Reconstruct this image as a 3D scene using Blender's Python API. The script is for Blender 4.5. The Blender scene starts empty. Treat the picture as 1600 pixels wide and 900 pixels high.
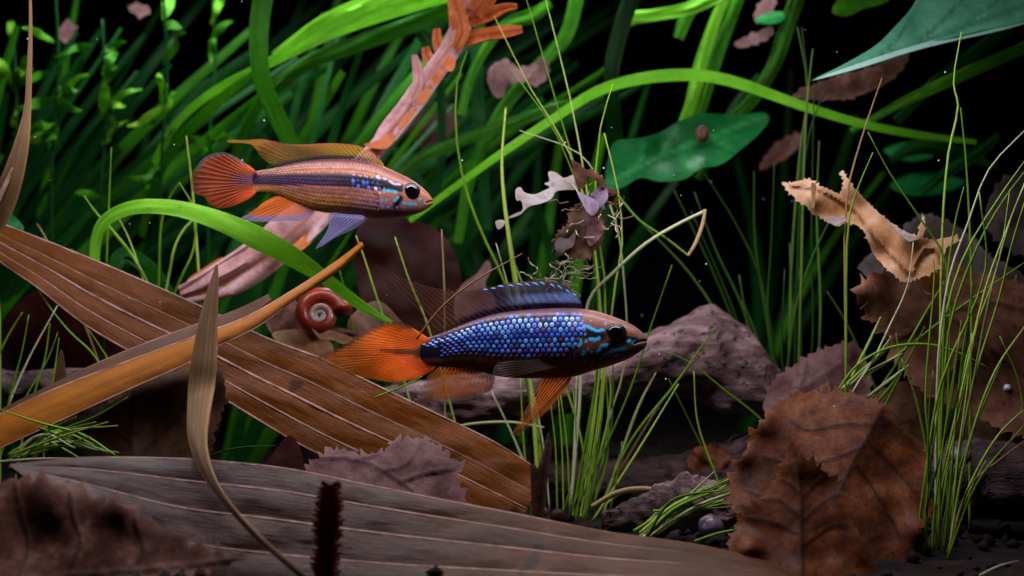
import bpy, math, random
import numpy as np
from mathutils import Vector, Matrix, noise
from mathutils.geometry import delaunay_2d_cdt

random.seed(7)
SC = bpy.context.scene
COL = SC.collection

# ------------------------------------------------------------------ camera, light, exposure
D = 0.30                 # camera to the blue fish (m)
MM = 0.000127            # metres per photo pixel at the blue fish
ZC = 0.049               # camera height above the tank floor

cam = bpy.data.cameras.new('camera')
camo = bpy.data.objects.new('camera', cam)
COL.objects.link(camo)
camo.location = (0, -D, ZC)
camo.rotation_euler = (math.radians(90), 0, 0)
cam.sensor_width = 36
cam.lens = 36 * D / (1600 * MM)
cam.clip_start = 0.005
cam.clip_end = 20
cam.dof.use_dof = True
cam.dof.focus_distance = D - 0.002
cam.dof.aperture_fstop = 16
SC.camera = camo

world = bpy.data.worlds.new('World')
SC.world = world
world.use_nodes = True
wb = world.node_tree.nodes['Background']
wb.inputs[0].default_value = (0.35, 0.45, 1.0, 1)
wb.inputs[1].default_value = 0.004

def area(name, loc, target, sx, sy, power, col):
    l = bpy.data.lights.new(name, 'AREA')
    l.shape = 'RECTANGLE'; l.size = sx; l.size_y = sy
    l.energy = power; l.color = col
    o = bpy.data.objects.new(name, l); COL.objects.link(o)
    o.location = loc
    o.rotation_euler = (Vector(target) - Vector(loc)).to_track_quat('-Z', 'Y').to_euler()
    return o
# aquarium lamp bar over the front; unseen second bar added to brighten background plants
area('aquarium_lamp_front', (-0.012, -0.026, 0.128), (-0.012, -0.01, 0.0), 0.20, 0.012, 0.27, (0.96, 0.92, 1.0))
area('added_rear_lamp', (-0.030, 0.085, 0.146), (-0.030, 0.080, 0.0), 0.19, 0.02, 0.25, (0.92, 0.97, 1.0))

SC.view_settings.view_transform = 'Standard'
SC.view_settings.look = 'None'
SC.view_settings.gamma = 1
SC.view_settings.exposure = -0.1
SC.cycles.use_denoising = True
SC.cycles.transparent_max_bounces = 24
SC.cycles.max_bounces = 8

# ------------------------------------------------------------------ helpers
def s2l(c):
    c = c / 255.0
    return c / 12.92 if c <= 0.04045 else ((c + 0.055) / 1.055) ** 2.4
def S(r, g, b):
    return (s2l(r), s2l(g), s2l(b))

def P(px, py, y):
    """point seen at photo pixel (px, py) standing y centimetres behind the blue fish"""
    y = y * 0.01
    s = (D + y) / D * MM
    return Vector(((px - 800) * s, y, ZC + (450 - py) * s))
def floor_py(y):
    return 450 + ZC / (MM * (D + y * 0.01) / D)
def K(y):
    return MM * (D + y * 0.01) / D

def thing(name, label, cat, loc, group=None, kind=None):
    o = bpy.data.objects.new(name, None)
    COL.objects.link(o)
    o.location = loc
    o.empty_display_size = 0.005
    o['label'] = label; o['category'] = cat
    if group: o['group'] = group
    if kind: o['kind'] = kind
    return o
def tag(o, label, cat, group=None, kind=None):
    o['label'] = label; o['category'] = cat
    if group: o['group'] = group
    if kind: o['kind'] = kind
    return o
def wloc(o):
    v = Vector((0, 0, 0))
    while o is not None:
        v += o.location; o = o.parent
    return v

def mk(name, verts, faces, mat, parent=None, attrs=None, smooth=True, solid=0, cols=None, origin=None):
    base = wloc(parent) if parent else (Vector(origin) if origin is not None else Vector((0, 0, 0)))
    me = bpy.data.meshes.new(name)
    va = np.array([tuple(v) for v in verts], dtype=np.float64) - np.array(base)
    me.from_pydata(va.tolist(), [], faces)
    if smooth:
        me.polygons.foreach_set('use_smooth', [True] * len(me.polygons))
    if mat: me.materials.append(mat)
    for k, v in (attrs or {}).items():
        a = me.attributes.new(k, 'FLOAT', 'POINT')
        a.data.foreach_set('value', np.asarray(v, dtype=np.float32))
    if cols is not None:
        a = me.attributes.new('pigment', 'FLOAT_COLOR', 'POINT')
        c = np.ones((len(verts), 4), dtype=np.float32); cc = np.asarray(cols, dtype=np.float32)
        c[:, :cc.shape[1]] = cc
        a.data.foreach_set('color', c.ravel())
    me.update()
    o = bpy.data.objects.new(name, me)
    COL.objects.link(o)
    if parent: o.parent = parent
    elif origin is not None: o.location = base
    if solid:
        m = o.modifiers.new('thickness', 'SOLIDIFY'); m.thickness = solid; m.offset = 0
        m = o.modifiers.new('crisp_rim', 'EDGE_SPLIT'); m.split_angle = math.radians(65)
    return o

def catmull(pts, n=8, closed=False):
    """centripetal Catmull-Rom through the points (no overshoot on uneven spacing)"""
    P_ = np.array([tuple(p) for p in pts], dtype=float)
    N = len(P_); out = []
    for i in (range(N) if closed else range(N - 1)):
        if closed: p0, p1, p2, p3 = P_[(i - 1) % N], P_[i], P_[(i + 1) % N], P_[(i + 2) % N]
        else:
            p1, p2 = P_[i], P_[i + 1]
            p0 = P_[i - 1] if i > 0 else 2 * p1 - p2
            p3 = P_[i + 2] if i + 2 < N else 2 * p2 - p1
        d = [max(1e-6, math.hypot(*(b - a)[:2])) ** 0.5 for a, b in ((p0, p1), (p1, p2), (p2, p3))]
        t0, t1 = 0.0, d[0]; t2 = t1 + d[1]; t3 = t2 + d[2]
        for k in range(n):
            t = t1 + (t2 - t1) * k / n
            A1 = (t1 - t) / (t1 - t0) * p0 + (t - t0) / (t1 - t0) * p1
            A2 = (t2 - t) / (t2 - t1) * p1 + (t - t1) / (t2 - t1) * p2
            A3 = (t3 - t) / (t3 - t2) * p2 + (t - t2) / (t3 - t2) * p3
            B1 = (t2 - t) / (t2 - t0) * A1 + (t - t0) / (t2 - t0) * A2
            B2 = (t3 - t) / (t3 - t1) * A2 + (t - t1) / (t3 - t1) * A3
            out.append(tuple((t2 - t) / (t2 - t1) * B1 + (t - t1) / (t2 - t1) * B2))
    if not closed: out.append(tuple(P_[-1]))
    return out

def resample(poly, step=None, closed=False, n=None):
    a = np.array(poly, dtype=float)
    if closed: a = np.vstack([a, a[:1]])
    d = np.sqrt((np.diff(a[:, :2], axis=0) ** 2).sum(1)); s = np.concatenate([[0], np.cumsum(d)])
    if n is None: n = max(3, int(round(s[-1] / step))) + (0 if closed else 1)
    t = np.linspace(0, s[-1], n, endpoint=not closed)
    return np.stack([np.interp(t, s, a[:, k]) for k in range(a.shape[1])], 1)

def serrate(poly, tooth, height, closed=True, rnd=0.75):
    """saw-tooth leaf margin: short rise, long run, teeth of uneven size"""
    b = resample(poly, tooth / 3, closed)
    N = len(b)
    area2 = sum(b[i][0] * b[(i + 1) % N][1] - b[(i + 1) % N][0] * b[i][1] for i in range(N))
    sg = 1 if area2 > 0 else -1
    out = []
    h = height
    for i in range(N):
        p = b[i]; q = b[(i + 1) % N] if closed or i + 1 < N else b[i]; o = b[i - 1] if closed or i > 0 else b[i]
        t = q - o; L = math.hypot(*t) or 1; nrm = np.array([t[1], -t[0]]) / L * sg
        k = i % 3
        if k == 0: h = height * (1 + rnd * random.uniform(-1, 1.4)); f = 1.0
        elif k == 1: f = 0.45
        else: f = -0.15
        out.append(p + nrm * h * f + (t / L) * ((random.uniform(-.3, .3) + (.16 if k == 0 else 0)) * tooth))
    return np.array(out)

def inside(pts, poly):
    x, y = pts[:, 0], pts[:, 1]
    r = np.zeros(len(pts), bool)
    n = len(poly); j = n - 1
    for i in range(n):
        xi, yi = poly[i]; xj, yj = poly[j]
        c = ((yi > y) != (yj > y)) & (x < (xj - xi) * (y - yi) / ((yj - yi) or 1e-9) + xi)
        r ^= c; j = i
    return r

def pdist(pts, poly):
    """distance of points to an open polyline"""
    poly = np.asarray(poly, dtype=float)[:, :2]
    d = np.full(len(pts), 1e9)
    if len(poly) == 1:
        return np.hypot(*(pts - poly[0]).T)
    for a, b in zip(poly[:-1], poly[1:]):
        ab = b - a; L2 = (ab ** 2).sum() or 1e-9
        t = np.clip(((pts - a) @ ab) / L2, 0, 1)
        d = np.minimum(d, np.hypot(*(pts - a - t[:, None] * ab).T))
    return d

def nz(x, y, z=0.0):
    return noise.noise(Vector((x, y, z)))

def triangulate(outline, res):
    ol = np.asarray(outline, dtype=float)
    lo, hi = ol.min(0), ol.max(0)
    gx = np.arange(lo[0], hi[0], res); gy = np.arange(lo[1], hi[1], res * 0.87)
    g = np.array([(x + (res / 2 if k % 2 else 0), y) for k, y in enumerate(gy) for x in gx])
    g = g + np.random.RandomState(3).uniform(-.12, .12, g.shape) * res
    g = g[inside(g, ol)]
    if len(g):
        g = g[pdist(g, np.vstack([ol, ol[:1]])) > res * 0.45]
    allp = [Vector(p) for p in ol.tolist()] + [Vector(p) for p in g.tolist()]
    r = delaunay_2d_cdt(allp, [], [list(range(len(ol)))], 1, 1e-5)
    return np.array([(v.x, v.y) for v in r[0]]), [list(f) for f in r[2]]

def sheet(name, outline, y0, mat, parent=None, res=9, gx=0.0, gy=0.0, veins=(), vw=2.5, vh=0.03,
          amp=0.1, nsc=45, bumps=(), solid=0.00018, teeth=None, smooth_outline=True, colf=None, seed=0,
          cup=0.0, origin=None, yfun=None):
    """a leaf or fin: outline in photo pixels at its own depth, with fold, curl, veins and crumple in depth"""
    if solid: nsc = nsc * 1.8
    ol = np.asarray(outline, dtype=float)
    if smooth_outline: ol = np.array(catmull(ol, 6, True))
    if teeth: ol = serrate(ol, *teeth)
    else: ol = resample(ol, res, True)
    v2, f = triangulate(ol, res)
    c = ol.mean(0)
    y = y0 + gx * (v2[:, 0] - c[0]) / 100 + gy * (c[1] - v2[:, 1]) / 100
    if yfun is not None: y = y + yfun(v2)
    y = y + np.array([amp * (nz(a / nsc, b / nsc, seed * 3.7) + 0.2 * nz(a / nsc * 2.6, b / nsc * 2.6, seed + 9)) for a, b in v2])
    if cup: y = y + cup * ((v2 - c) ** 2).sum(1) / 1e4
    vein = np.zeros(len(v2))
    for vv in veins:
        w = vw
        if isinstance(vv, tuple): vv, w = vv
        g = np.exp(-(pdist(v2, catmull(vv, 6) if len(vv) > 2 else vv) / w) ** 2)
        vein = np.maximum(vein, g)
    y = y - vh * vein
    for (bx, by, br, bd) in bumps:
        y = y + bd * np.exp(-(((v2[:, 0] - bx) ** 2 + (v2[:, 1] - by) ** 2) / br ** 2))
    edge = pdist(v2, np.vstack([ol, ol[:1]]))
    verts = [P(a, b, d) for (a, b), d in zip(v2, y)]
    cols = colf(v2) if colf else None
    return mk(name, verts, f, mat, parent, {'vein': vein, 'edge': np.exp(-edge / 6)}, solid=solid, cols=cols, origin=origin)

def frame_path(pts, seg):
    p = catmull(pts, max(2, seg // max(1, len(pts) - 1)))
    return resample3(p)
def resample3(p): return np.array(p)

def ribbon(name, pts, mat, parent=None, n=7, seg=36, fold=0.0, wave=0.0, solid=0.00018, origin=None, seed=0, roll0=0, pointed=False):
    """strap leaf along a path (px, py, y cm, width px[, roll deg]); fold = V depth over width"""
    pts = [tuple(p) + ((roll0,) if len(p) == 4 else ()) for p in pts]
    a = np.array(catmull(pts, max(3, seg // (len(pts) - 1))))
    C = [P(q[0], q[1], q[2]) for q in a]
    verts = []; ua = []; ub = []; L = 0
    for i, q in enumerate(a):
        T = (C[min(i + 1, len(C) - 1)] - C[max(i - 1, 0)]).normalized()
        if i: L += (C[i] - C[i - 1]).length
        N = Vector((0, -1, 0)); N = (N - T * N.dot(T))
        if N.length < 1e-3: N = Vector((0, 0, 1)) - T * T.z
        N.normalize(); B = T.cross(N)
        R = Matrix.Rotation(math.radians(q[4]), 3, T); N = R @ N; B = R @ B
        w = max(q[3], 0.6) * K(q[2])
        for k in range(n):
            t = -1 + 2 * k / (n - 1)
            h = fold * w * (1 - abs(t)) + wave * w * nz(L * 90 + t * 0.8, seed * 5.1, t * 2)
            verts.append(C[i] + B * (t * w / 2) + N * h)
            ua.append(L * 100); ub.append(t)
    f = [(i * n + k, i * n + k + 1, (i + 1) * n + k + 1, (i + 1) * n + k) for i in range(len(a) - 1) for k in range(n - 1)]
    vein = [math.exp(-(b / 0.12) ** 2) for b in ub]
    return mk(name, verts, f, mat, parent, {'ua': ua, 'ub': ub, 'vein': vein, 'edge': [abs(b) ** 6 for b in ub]}, solid=solid, origin=origin)

def tube_geo(path3, radii, sides=6, flat=1.0, cap=True):
    verts = []; n = len(path3)
    for i in range(n):
        T = (path3[min(i + 1, n - 1)] - path3[max(i - 1, 0)])
        T = T.normalized() if T.length > 1e-9 else Vector((0, 0, 1))
        N = Vector((0, -1, 0)); N = N - T * N.dot(T)
        if N.length < 1e-3: N = Vector((0, 0, 1)) - T * T.z
        N.normalize(); B = T.cross(N)
        for k in range(sides):
            an = 2 * math.pi * k / sides
            verts.append(path3[i] + B * (math.cos(an) * radii[i]) + N * (math.sin(an) * radii[i] * flat))
    f = [(i * sides + k, i * sides + (k + 1) % sides, (i + 1) * sides + (k + 1) % sides, (i + 1) * sides + k)
         for i in range(n - 1) for k in range(sides)]
    if cap:
        f.append(tuple(range(sides - 1, -1, -1))); f.append(tuple((n - 1) * sides + k for k in range(sides)))
    return verts, f

def tube(name, pts, mat, parent=None, sides=6, seg=24, flat=1.0, origin=None):
    a = catmull(pts, max(2, seg // (len(pts) - 1)))
    C = [P(q[0], q[1], q[2]) for q in a]
    v, f = tube_geo(C, [max(q[3], 0.3) / 2 * K(q[2]) for q in a], sides, flat)
    return mk(name, v, f, mat, parent, origin=origin)

def band(name, upper, lower, yu, yl, mat, parent=None, nl=90, nc=25, pleats=(), ph=0.12, amp=0.05, solid=0.0005, seed=0, bow=0.0, origin=None):
    """pleated palm strip between two edges; yu, yl = depth of each edge, (start, end) in cm"""
    U = resample(catmull(upper, 8), n=nl); Lw = resample(catmull(lower, 8), n=nl)
    verts = []; ua = []; ub = []; L = 0; prev = None
    for i in range(nl):
        s = i / (nl - 1)
        for k in range(nc):
            t = k / (nc - 1)
            p = U[i] * (1 - t) + Lw[i] * t
            y = (yu[0] + (yu[1] - yu[0]) * s) * (1 - t) + (yl[0] + (yl[1] - yl[0]) * s) * t
            if pleats:
                q = max(j for j in range(len(pleats) - 1) if t >= pleats[j] - 1e-6)
                fq = min(1.0, (t - pleats[q]) / (pleats[q + 1] - pleats[q]))
                y -= ph * math.sin(math.pi * fq) ** 0.8
            y -= bow * math.sin(math.pi * t)
            y += amp * nz(p[0] / 70, p[1] / 40, seed) + amp * 0.25 * nz(p[0] / 16, p[1] / 9, seed + 3)
            verts.append(P(p[0], p[1], y)); ub.append(t); ua.append(L)
        m = verts[-nc // 2]
        if prev is not None: L += (m - prev).length * 100
        prev = m
    f = [(i * nc + k, i * nc + k + 1, (i + 1) * nc + k + 1, (i + 1) * nc + k) for i in range(nl - 1) for k in range(nc - 1)]
    o = mk(name, verts, f, mat, parent, {'ua': ua, 'ub': ub, 'vein': [0] * len(ub), 'edge': [max(0, 1 - min(t, 1 - t) * 25) for t in ub]}, solid=solid, origin=origin)
    def rib(t, w, mat2, lift=0.03, s0=0.0, s1=1.0):
        k = int(round(t * (nc - 1)))
        path = [verts[i * nc + k] + Vector((0, -lift * 0.01, 0.0)) for i in range(int(s0 * (nl - 1)), int(s1 * (nl - 1)) + 1)]
        m = len(path)
        v, ff = tube_geo(path, [w * MM / 2 * (0.45 + 0.55 * math.sin(math.pi * min(1, max(0.0, j / m * 0.9 + 0.08)))) for j in range(m)], 6, 0.7)
        return mk('rib', v, ff, mat2, parent)
    return o, rib

def loft(name, top, bot, hw, y0, mat, parent=None, nx=60, nr=28, rough=0.0, rsc=20, seed=0, colf=None, power=1.0, origin=None):
    """solid between an upper and a lower outline, with half thickness hw (px) along it"""
    top = np.array(catmull(top, 8)); bot = np.array(catmull(bot, 8)); hw = np.array(hw, dtype=float)
    x0, x1 = top[0][0], top[-1][0]
    verts = []; side = []
    for i in range(nx):
        u = i / (nx - 1); x = x0 + (x1 - x0) * u
        zt = np.interp(x, top[:, 0], top[:, 1]); zb = np.interp(x, bot[:, 0], bot[:, 1])
        w = np.interp(x, hw[:, 0], hw[:, 1]); mid = (zt + zb) / 2; h = (zb - zt) / 2
        for k in range(nr):
            an = 2 * math.pi * k / nr
            ca, sa = math.cos(an), math.sin(an)
            cy = math.copysign(abs(ca) ** power, ca)
            r = 1 + (rough * (nz(x / rsc / 2.5, sa * 1.6 + cy, seed) + 0.5 * nz(x / rsc, sa * 4, seed + 4 + cy)) if rough else 0)
            p = P(x, mid + h * sa * r, y0)
            p.y += cy * w * MM * r
            verts.append(p); side.append((x, mid + h * sa))
    f = [(i * nr + k, (i + 1) * nr + k, (i + 1) * nr + (k + 1) % nr, i * nr + (k + 1) % nr) for i in range(nx - 1) for k in range(nr)]
    f.append(tuple(range(nr))); f.append(tuple((nx - 1) * nr + k for k in range(nr - 1, -1, -1)))
    return mk(name, verts, f, mat, parent, cols=colf(np.array(side)) if colf else None, origin=origin)

# ------------------------------------------------------------------ materials
class N:
    def __init__(s, name):
        s.m = bpy.data.materials.new(name); s.m.use_nodes = True
        s.t = s.m.node_tree; s.t.nodes.clear()
        s.out = s.t.nodes.new('ShaderNodeOutputMaterial')
    def n(s, kind, **kw):
        x = s.t.nodes.new(kind)
        for k, v in kw.items():
            if k.startswith('_'): setattr(x, k[1:], v)
        return x
    def l(s, a, b): s.t.links.new(a, b)
    def attr(s, name):
        x = s.t.nodes.new('ShaderNodeAttribute'); x.attribute_name = name; return x
    def noise(s, vec, scale, detail=4, rough=0.6):
        x = s.t.nodes.new('ShaderNodeTexNoise'); x.inputs['Scale'].default_value = scale
        x.inputs['Detail'].default_value = detail; x.inputs['Roughness'].default_value = rough
        if vec is not None: s.l(vec, x.inputs['Vector'])
        return x.outputs['Fac']
    def ramp(s, fac, stops):
        x = s.t.nodes.new('ShaderNodeValToRGB'); e = x.color_ramp.elements
        while len(e) < len(stops): e.new(0.5)
        for el, (p, c) in zip(e, stops): el.position = p; el.color = (*c, 1) if len(c) == 3 else c
        s.l(fac, x.inputs['Fac']); return x.outputs['Color']
    def mix(s, fac, a, b, mode='MIX'):
        x = s.t.nodes.new('ShaderNodeMix'); x.data_type = 'RGBA'; x.blend_type = mode
        for inp, v in ((x.inputs[0], fac), (x.inputs[6], a), (x.inputs[7], b)):
            if isinstance(v, (int, float)): inp.default_value = v
            elif isinstance(v, tuple): inp.default_value = (*v, 1)
            else: s.l(v, inp)
        return x.outputs[2]
    def math(s, op, a, b=0.0):
        x = s.t.nodes.new('ShaderNodeMath'); x.operation = op
        for inp, v in ((x.inputs[0], a), (x.inputs[1], b)):
            if isinstance(v, (int, float)): inp.default_value = v
            else: s.l(v, inp)
        return x.outputs[0]
    def bump(s, h, strength, dist=0.0005):
        x = s.t.nodes.new('ShaderNodeBump'); x.inputs['Strength'].default_value = strength
        x.inputs['Distance'].default_value = dist; s.l(h, x.inputs['Height']); return x.outputs['Normal']
    def obj(s): return s.n('ShaderNodeTexCoord').outputs['Object']
    def surf(s, col, rough=0.6, normal=None, transl=0.0, spec=0.4, tcol=None, metallic=0.0, coat=0.0):
        p = s.n('ShaderNodeBsdfPrincipled')
        s.l(col, p.inputs['Base Color']) if not isinstance(col, tuple) else setattr(p.inputs['Base Color'], 'default_value', (*col, 1))
        if isinstance(rough, (int, float)): p.inputs['Roughness'].default_value = rough
        else: s.l(rough, p.inputs['Roughness'])
        p.inputs['Specular IOR Level'].default_value = spec
        if isinstance(metallic, (int, float)): p.inputs['Metallic'].default_value = metallic
        else: s.l(metallic, p.inputs['Metallic'])
        p.inputs['Coat Weight'].default_value = coat
        if normal is not None: s.l(normal, p.inputs['Normal'])
        r = p.outputs[0]
        if transl:
            t = s.n('ShaderNodeBsdfTranslucent'); c = tcol if tcol is not None else col
            s.l(c, t.inputs['Color']) if not isinstance(c, tuple) else setattr(t.inputs['Color'], 'default_value', (*c, 1))
            m = s.n('ShaderNodeMixShader'); m.inputs[0].default_value = transl
            s.l(r, m.inputs[1]); s.l(t.outputs[0], m.inputs[2]); r = m.outputs[0]
        s.l(r, s.out.inputs['Surface'])
        return r

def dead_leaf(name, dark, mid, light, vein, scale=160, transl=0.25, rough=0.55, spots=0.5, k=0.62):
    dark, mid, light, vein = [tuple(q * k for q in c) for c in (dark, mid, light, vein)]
    m = N(name); o = m.obj()
    n1 = m.noise(o, scale, 6, 0.65)
    c = m.ramp(n1, [(0.3, dark), (0.5, mid), (0.72, light)])
    sp = m.ramp(m.noise(o, scale * 4.5, 3, 0.7), [(0.36, (0, 0, 0)), (0.46, (1, 1, 1))])
    c = m.mix(m.math('MULTIPLY', m.math('SUBTRACT', 1.0, sp), spots), c, dark)
    c = m.mix(m.math('MULTIPLY', m.attr('vein').outputs['Fac'], 0.8), c, vein)
    c = m.mix(m.math('MULTIPLY', m.attr('edge').outputs['Fac'], 0.35), c, light)
    h = m.math('ADD', m.noise(o, scale * 3, 5, 0.7), m.math('MULTIPLY', m.noise(o, scale * 9, 3, 0.6), 0.5))
    m.surf(c, rough, m.bump(h, 0.6, 0.00022), transl, 0.2)
    return m.m

def palm(name, dark, mid, light, transl=0.12, stretch=1.0, k=0.75, lit_grey=None):
    dark, mid, light = [tuple(q * k for q in c) for c in (dark, mid, light)]
    m = N(name)
    ua, ub = m.attr('ua').outputs['Fac'], m.attr('ub').outputs['Fac']
    v = m.n('ShaderNodeCombineXYZ'); m.l(m.math('MULTIPLY', ua, 0.55), v.inputs[0]); m.l(m.math('MULTIPLY', ub, 14.0 * stretch), v.inputs[1])
    st = m.noise(v.outputs[0], 1.0, 5, 0.65)
    v2 = m.n('ShaderNodeCombineXYZ'); m.l(m.math('MULTIPLY', ua, 1.6), v2.inputs[0]); m.l(m.math('MULTIPLY', ub, 90.0 * stretch), v2.inputs[1])
    fi = m.noise(v2.outputs[0], 1.0, 3, 0.6)
    o = m.obj()
    bl = m.noise(o, 55, 5, 0.6)
    v3 = m.n('ShaderNodeCombineXYZ'); m.l(m.math('MULTIPLY', ua, 0.12), v3.inputs[0]); m.l(m.math('MULTIPLY', ub, 4.3), v3.inputs[1])
    lo = m.noise(v3.outputs[0], 1.0, 2, 0.5)
    c = m.ramp(m.math('ADD', m.math('MULTIPLY', st, 0.25), m.math('ADD', m.math('MULTIPLY', bl, 0.3), m.math('MULTIPLY', lo, 0.45))), [(0.33, dark), (0.5, mid), (0.68, light)])
    c = m.mix(0.35, c, m.ramp(fi, [(0.3, dark), (0.7, light)]))
    if lit_grey:  # lit lilac-grey of the tip put into the colour, fading along the strip
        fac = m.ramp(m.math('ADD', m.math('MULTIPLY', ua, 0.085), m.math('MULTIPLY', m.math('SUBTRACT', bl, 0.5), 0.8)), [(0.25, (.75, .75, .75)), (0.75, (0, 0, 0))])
        c = m.mix(fac, c, lit_grey)
    sp = m.ramp(m.noise(o, 110, 2, 0.5), [(0.70, (0, 0, 0)), (0.75, (1, 1, 1))])
    c = m.mix(m.math('MULTIPLY', sp, 0.7), c, tuple(k * 0.3 for k in dark))
    c = m.mix(m.math('MULTIPLY', m.attr('edge').outputs['Fac'], 0.5), c, light)
    h = m.math('ADD', fi, m.math('MULTIPLY', m.noise(o, 900, 3, 0.6), 0.4))
    m.surf(c, 0.42, m.bump(h, 0.5, 0.0004), transl, 0.25)
    return m.m

def green(name, dark, mid, light, transl=0.35, rough=0.4, vein=None, stripes=True, spec=0.12):
    m = N(name); o = m.obj()
    rnd = m.n('ShaderNodeObjectInfo').outputs['Random']
    n1 = m.math('ADD', m.math('MULTIPLY', m.noise(o, 60, 4, 0.6), 0.6), m.math('MULTIPLY', m.noise(o, 330, 5, 0.7), 0.4))
    c = m.ramp(m.math('ADD', m.math('MULTIPLY', n1, 0.75), m.math('MULTIPLY', rnd, 0.25)), [(0.32, dark), (0.52, mid), (0.78, light)])
    if stripes:
        v = m.n('ShaderNodeCombineXYZ'); m.l(m.math('MULTIPLY', m.attr('ua').outputs['Fac'], 0.8), v.inputs[0]); m.l(m.math('MULTIPLY', m.attr('ub').outputs['Fac'], 11.0), v.inputs[1])
        c = m.mix(0.35, c, m.ramp(m.noise(v.outputs[0], 1.0, 3, 0.6), [(0.35, dark), (0.7, light)]))
    sp = m.ramp(m.noise(o, 420, 3, 0.6), [(0.30, (1, 1, 1)), (0.38, (0, 0, 0))])
    c = m.mix(m.math('MULTIPLY', sp, 0.45), c, tuple(k * 0.5 for k in dark))
    if vein: c = m.mix(m.math('MULTIPLY', m.attr('vein').outputs['Fac'], 0.6), c, vein)
    m.surf(c, rough, m.bump(m.noise(o, 500, 4, 0.6), 0.35, 0.0002), transl, spec, tcol=m.mix(0.5, c, light))
    return m.m

def grass(name, a, b, c3, transl=0.25):
    m = N(name); o = m.obj()
    rnd = m.n('ShaderNodeObjectInfo').outputs['Random']
    c = m.ramp(m.math('ADD', m.math('MULTIPLY', rnd, 0.75), m.math('MULTIPLY', m.noise(o, 130, 4, 0.6), 0.35)), [(0.15, a), (0.55, b), (0.95, c3)])
    sp = m.ramp(m.noise(o, 700, 3, 0.7), [(0.33, (1, 1, 1)), (0.42, (0, 0, 0))])
    c = m.mix(m.math('MULTIPLY', sp, 0.4), c, S(70, 60, 30))
    m.surf(c, 0.45, m.bump(m.noise(o, 1500, 2, 0.5), 0.4, 0.0002), transl, 0.2)
    return m.m

def plain(name, c, rough=0.5, spec=0.4, transl=0.0, bumpscale=0, c2=None, metallic=0.0, coat=0.0):
    m = N(name); o = m.obj()
    col = m.ramp(m.noise(o, bumpscale or 300, 5, 0.65), [(0.32, c2 or c), (0.65, c)])
    m.surf(col, rough, m.bump(m.noise(o, (bumpscale or 300) * 2, 4, 0.6), 0.5, 0.0004) if bumpscale else None, transl, spec, metallic=metallic, coat=coat)
    return m.m

def wood(name, dark, mid, light):
    m = N(name); o = m.obj()
    mp = m.n('ShaderNodeMapping'); mp.inputs['Scale'].default_value = (0.12, 1, 1); m.l(o, mp.inputs['Vector'])
    a = m.noise(mp.outputs[0], 260, 6, 0.7); b = m.noise(o, 90, 5, 0.6)
    c = m.ramp(m.math('ADD', m.math('MULTIPLY', a, 0.6), m.math('MULTIPLY', b, 0.4)), [(0.36, dark), (0.5, mid), (0.66, light)])
    pit = m.ramp(m.noise(o, 330, 3, 0.7), [(0.33, (1, 1, 1)), (0.42, (0, 0, 0))])
    c = m.mix(m.math('MULTIPLY', pit, 0.7), c, dark)
    m.surf(c, 0.7, m.bump(m.math('ADD', a, m.math('MULTIPLY', pit, -0.5)), 1.0, 0.0016), 0, 0.3)
    return m.m

def fish_skin(name, rough=0.45):
    m = N(name); o = m.obj()
    a = m.attr('pigment')
    c = m.mix(0.25, a.outputs['Color'], m.ramp(m.noise(o, 900, 4, 0.7), [(0.3, (0, 0, 0)), (0.7, (1, 1, 1))]), 'SOFT_LIGHT')
    irid = a.outputs['Alpha']
    p = m.surf(c, rough, m.bump(m.noise(o, 1300, 3, 0.6), 0.35, 0.0002), 0.0, 0.4, coat=0.08)
    return m.m

def fin_mat(name):
    m = N(name); a = m.attr('pigment'); v = m.attr('vein').outputs['Fac']
    c = m.mix(m.math('MULTIPLY', v, 0.35), a.outputs['Color'], S(255, 190, 120), 'MIX')
    p = m.n('ShaderNodeBsdfPrincipled'); m.l(a.outputs['Color'], p.inputs['Base Color']); p.inputs['Roughness'].default_value = 0.35
    t = m.n('ShaderNodeBsdfTranslucent'); m.l(a.outputs['Color'], t.inputs['Color'])
    x = m.n('ShaderNodeMixShader'); x.inputs[0].default_value = 0.4; m.l(p.outputs[0], x.inputs[1]); m.l(t.outputs[0], x.inputs[2])
    tr = m.n('ShaderNodeBsdfTransparent')
    y = m.n('ShaderNodeMixShader'); m.l(a.outputs['Alpha'], y.inputs[0]); m.l(tr.outputs[0], y.inputs[1]); m.l(x.outputs[0], y.inputs[2])
    m.l(y.outputs[0], m.out.inputs['Surface'])
    return m.m

M = {}
M['soil'] = plain('soil', S(40, 29, 27), 0.9, 0.1, 0, 240, S(14, 10, 11))
M['panel'] = plain('back_panel', S(8, 9, 14), 0.8, 0.1, 0, 20, S(5, 6, 9))
M['palm_a'] = palm('palm_brown', S(56, 26, 4), S(148, 76, 8), S(196, 116, 34), 0.12, k=.6)
M['palm_b'] = palm('palm_golden', S(110, 56, 6), S(194, 110, 14), S(232, 150, 30), 0.15, k=.75)
M['palm_c'] = palm('palm_dusky', S(40, 18, 4), S(124, 62, 12), S(170, 106, 60), 0.06, k=.36, lit_grey=S(74, 60, 60))
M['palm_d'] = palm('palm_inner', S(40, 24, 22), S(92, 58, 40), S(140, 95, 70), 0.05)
M['rib'] = plain('rib_pale', S(200, 160, 148), 0.35, 0.4, 0.1, 300, S(120, 78, 56))
M['strap'] = palm('dried_strap', S(84, 58, 32), S(146, 108, 68), S(196, 160, 120), 0.25, k=.9)
M['leaf_rust'] = dead_leaf('rust_leaf', S(54, 26, 20), S(128, 66, 34), S(186, 116, 70), S(24, 11, 10))
M['leaf_rust2'] = dead_leaf('chestnut_leaf', S(54, 28, 24), S(124, 72, 58), S(196, 146, 132), S(34, 18, 16), 190, 0.25, k=.8)
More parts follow.
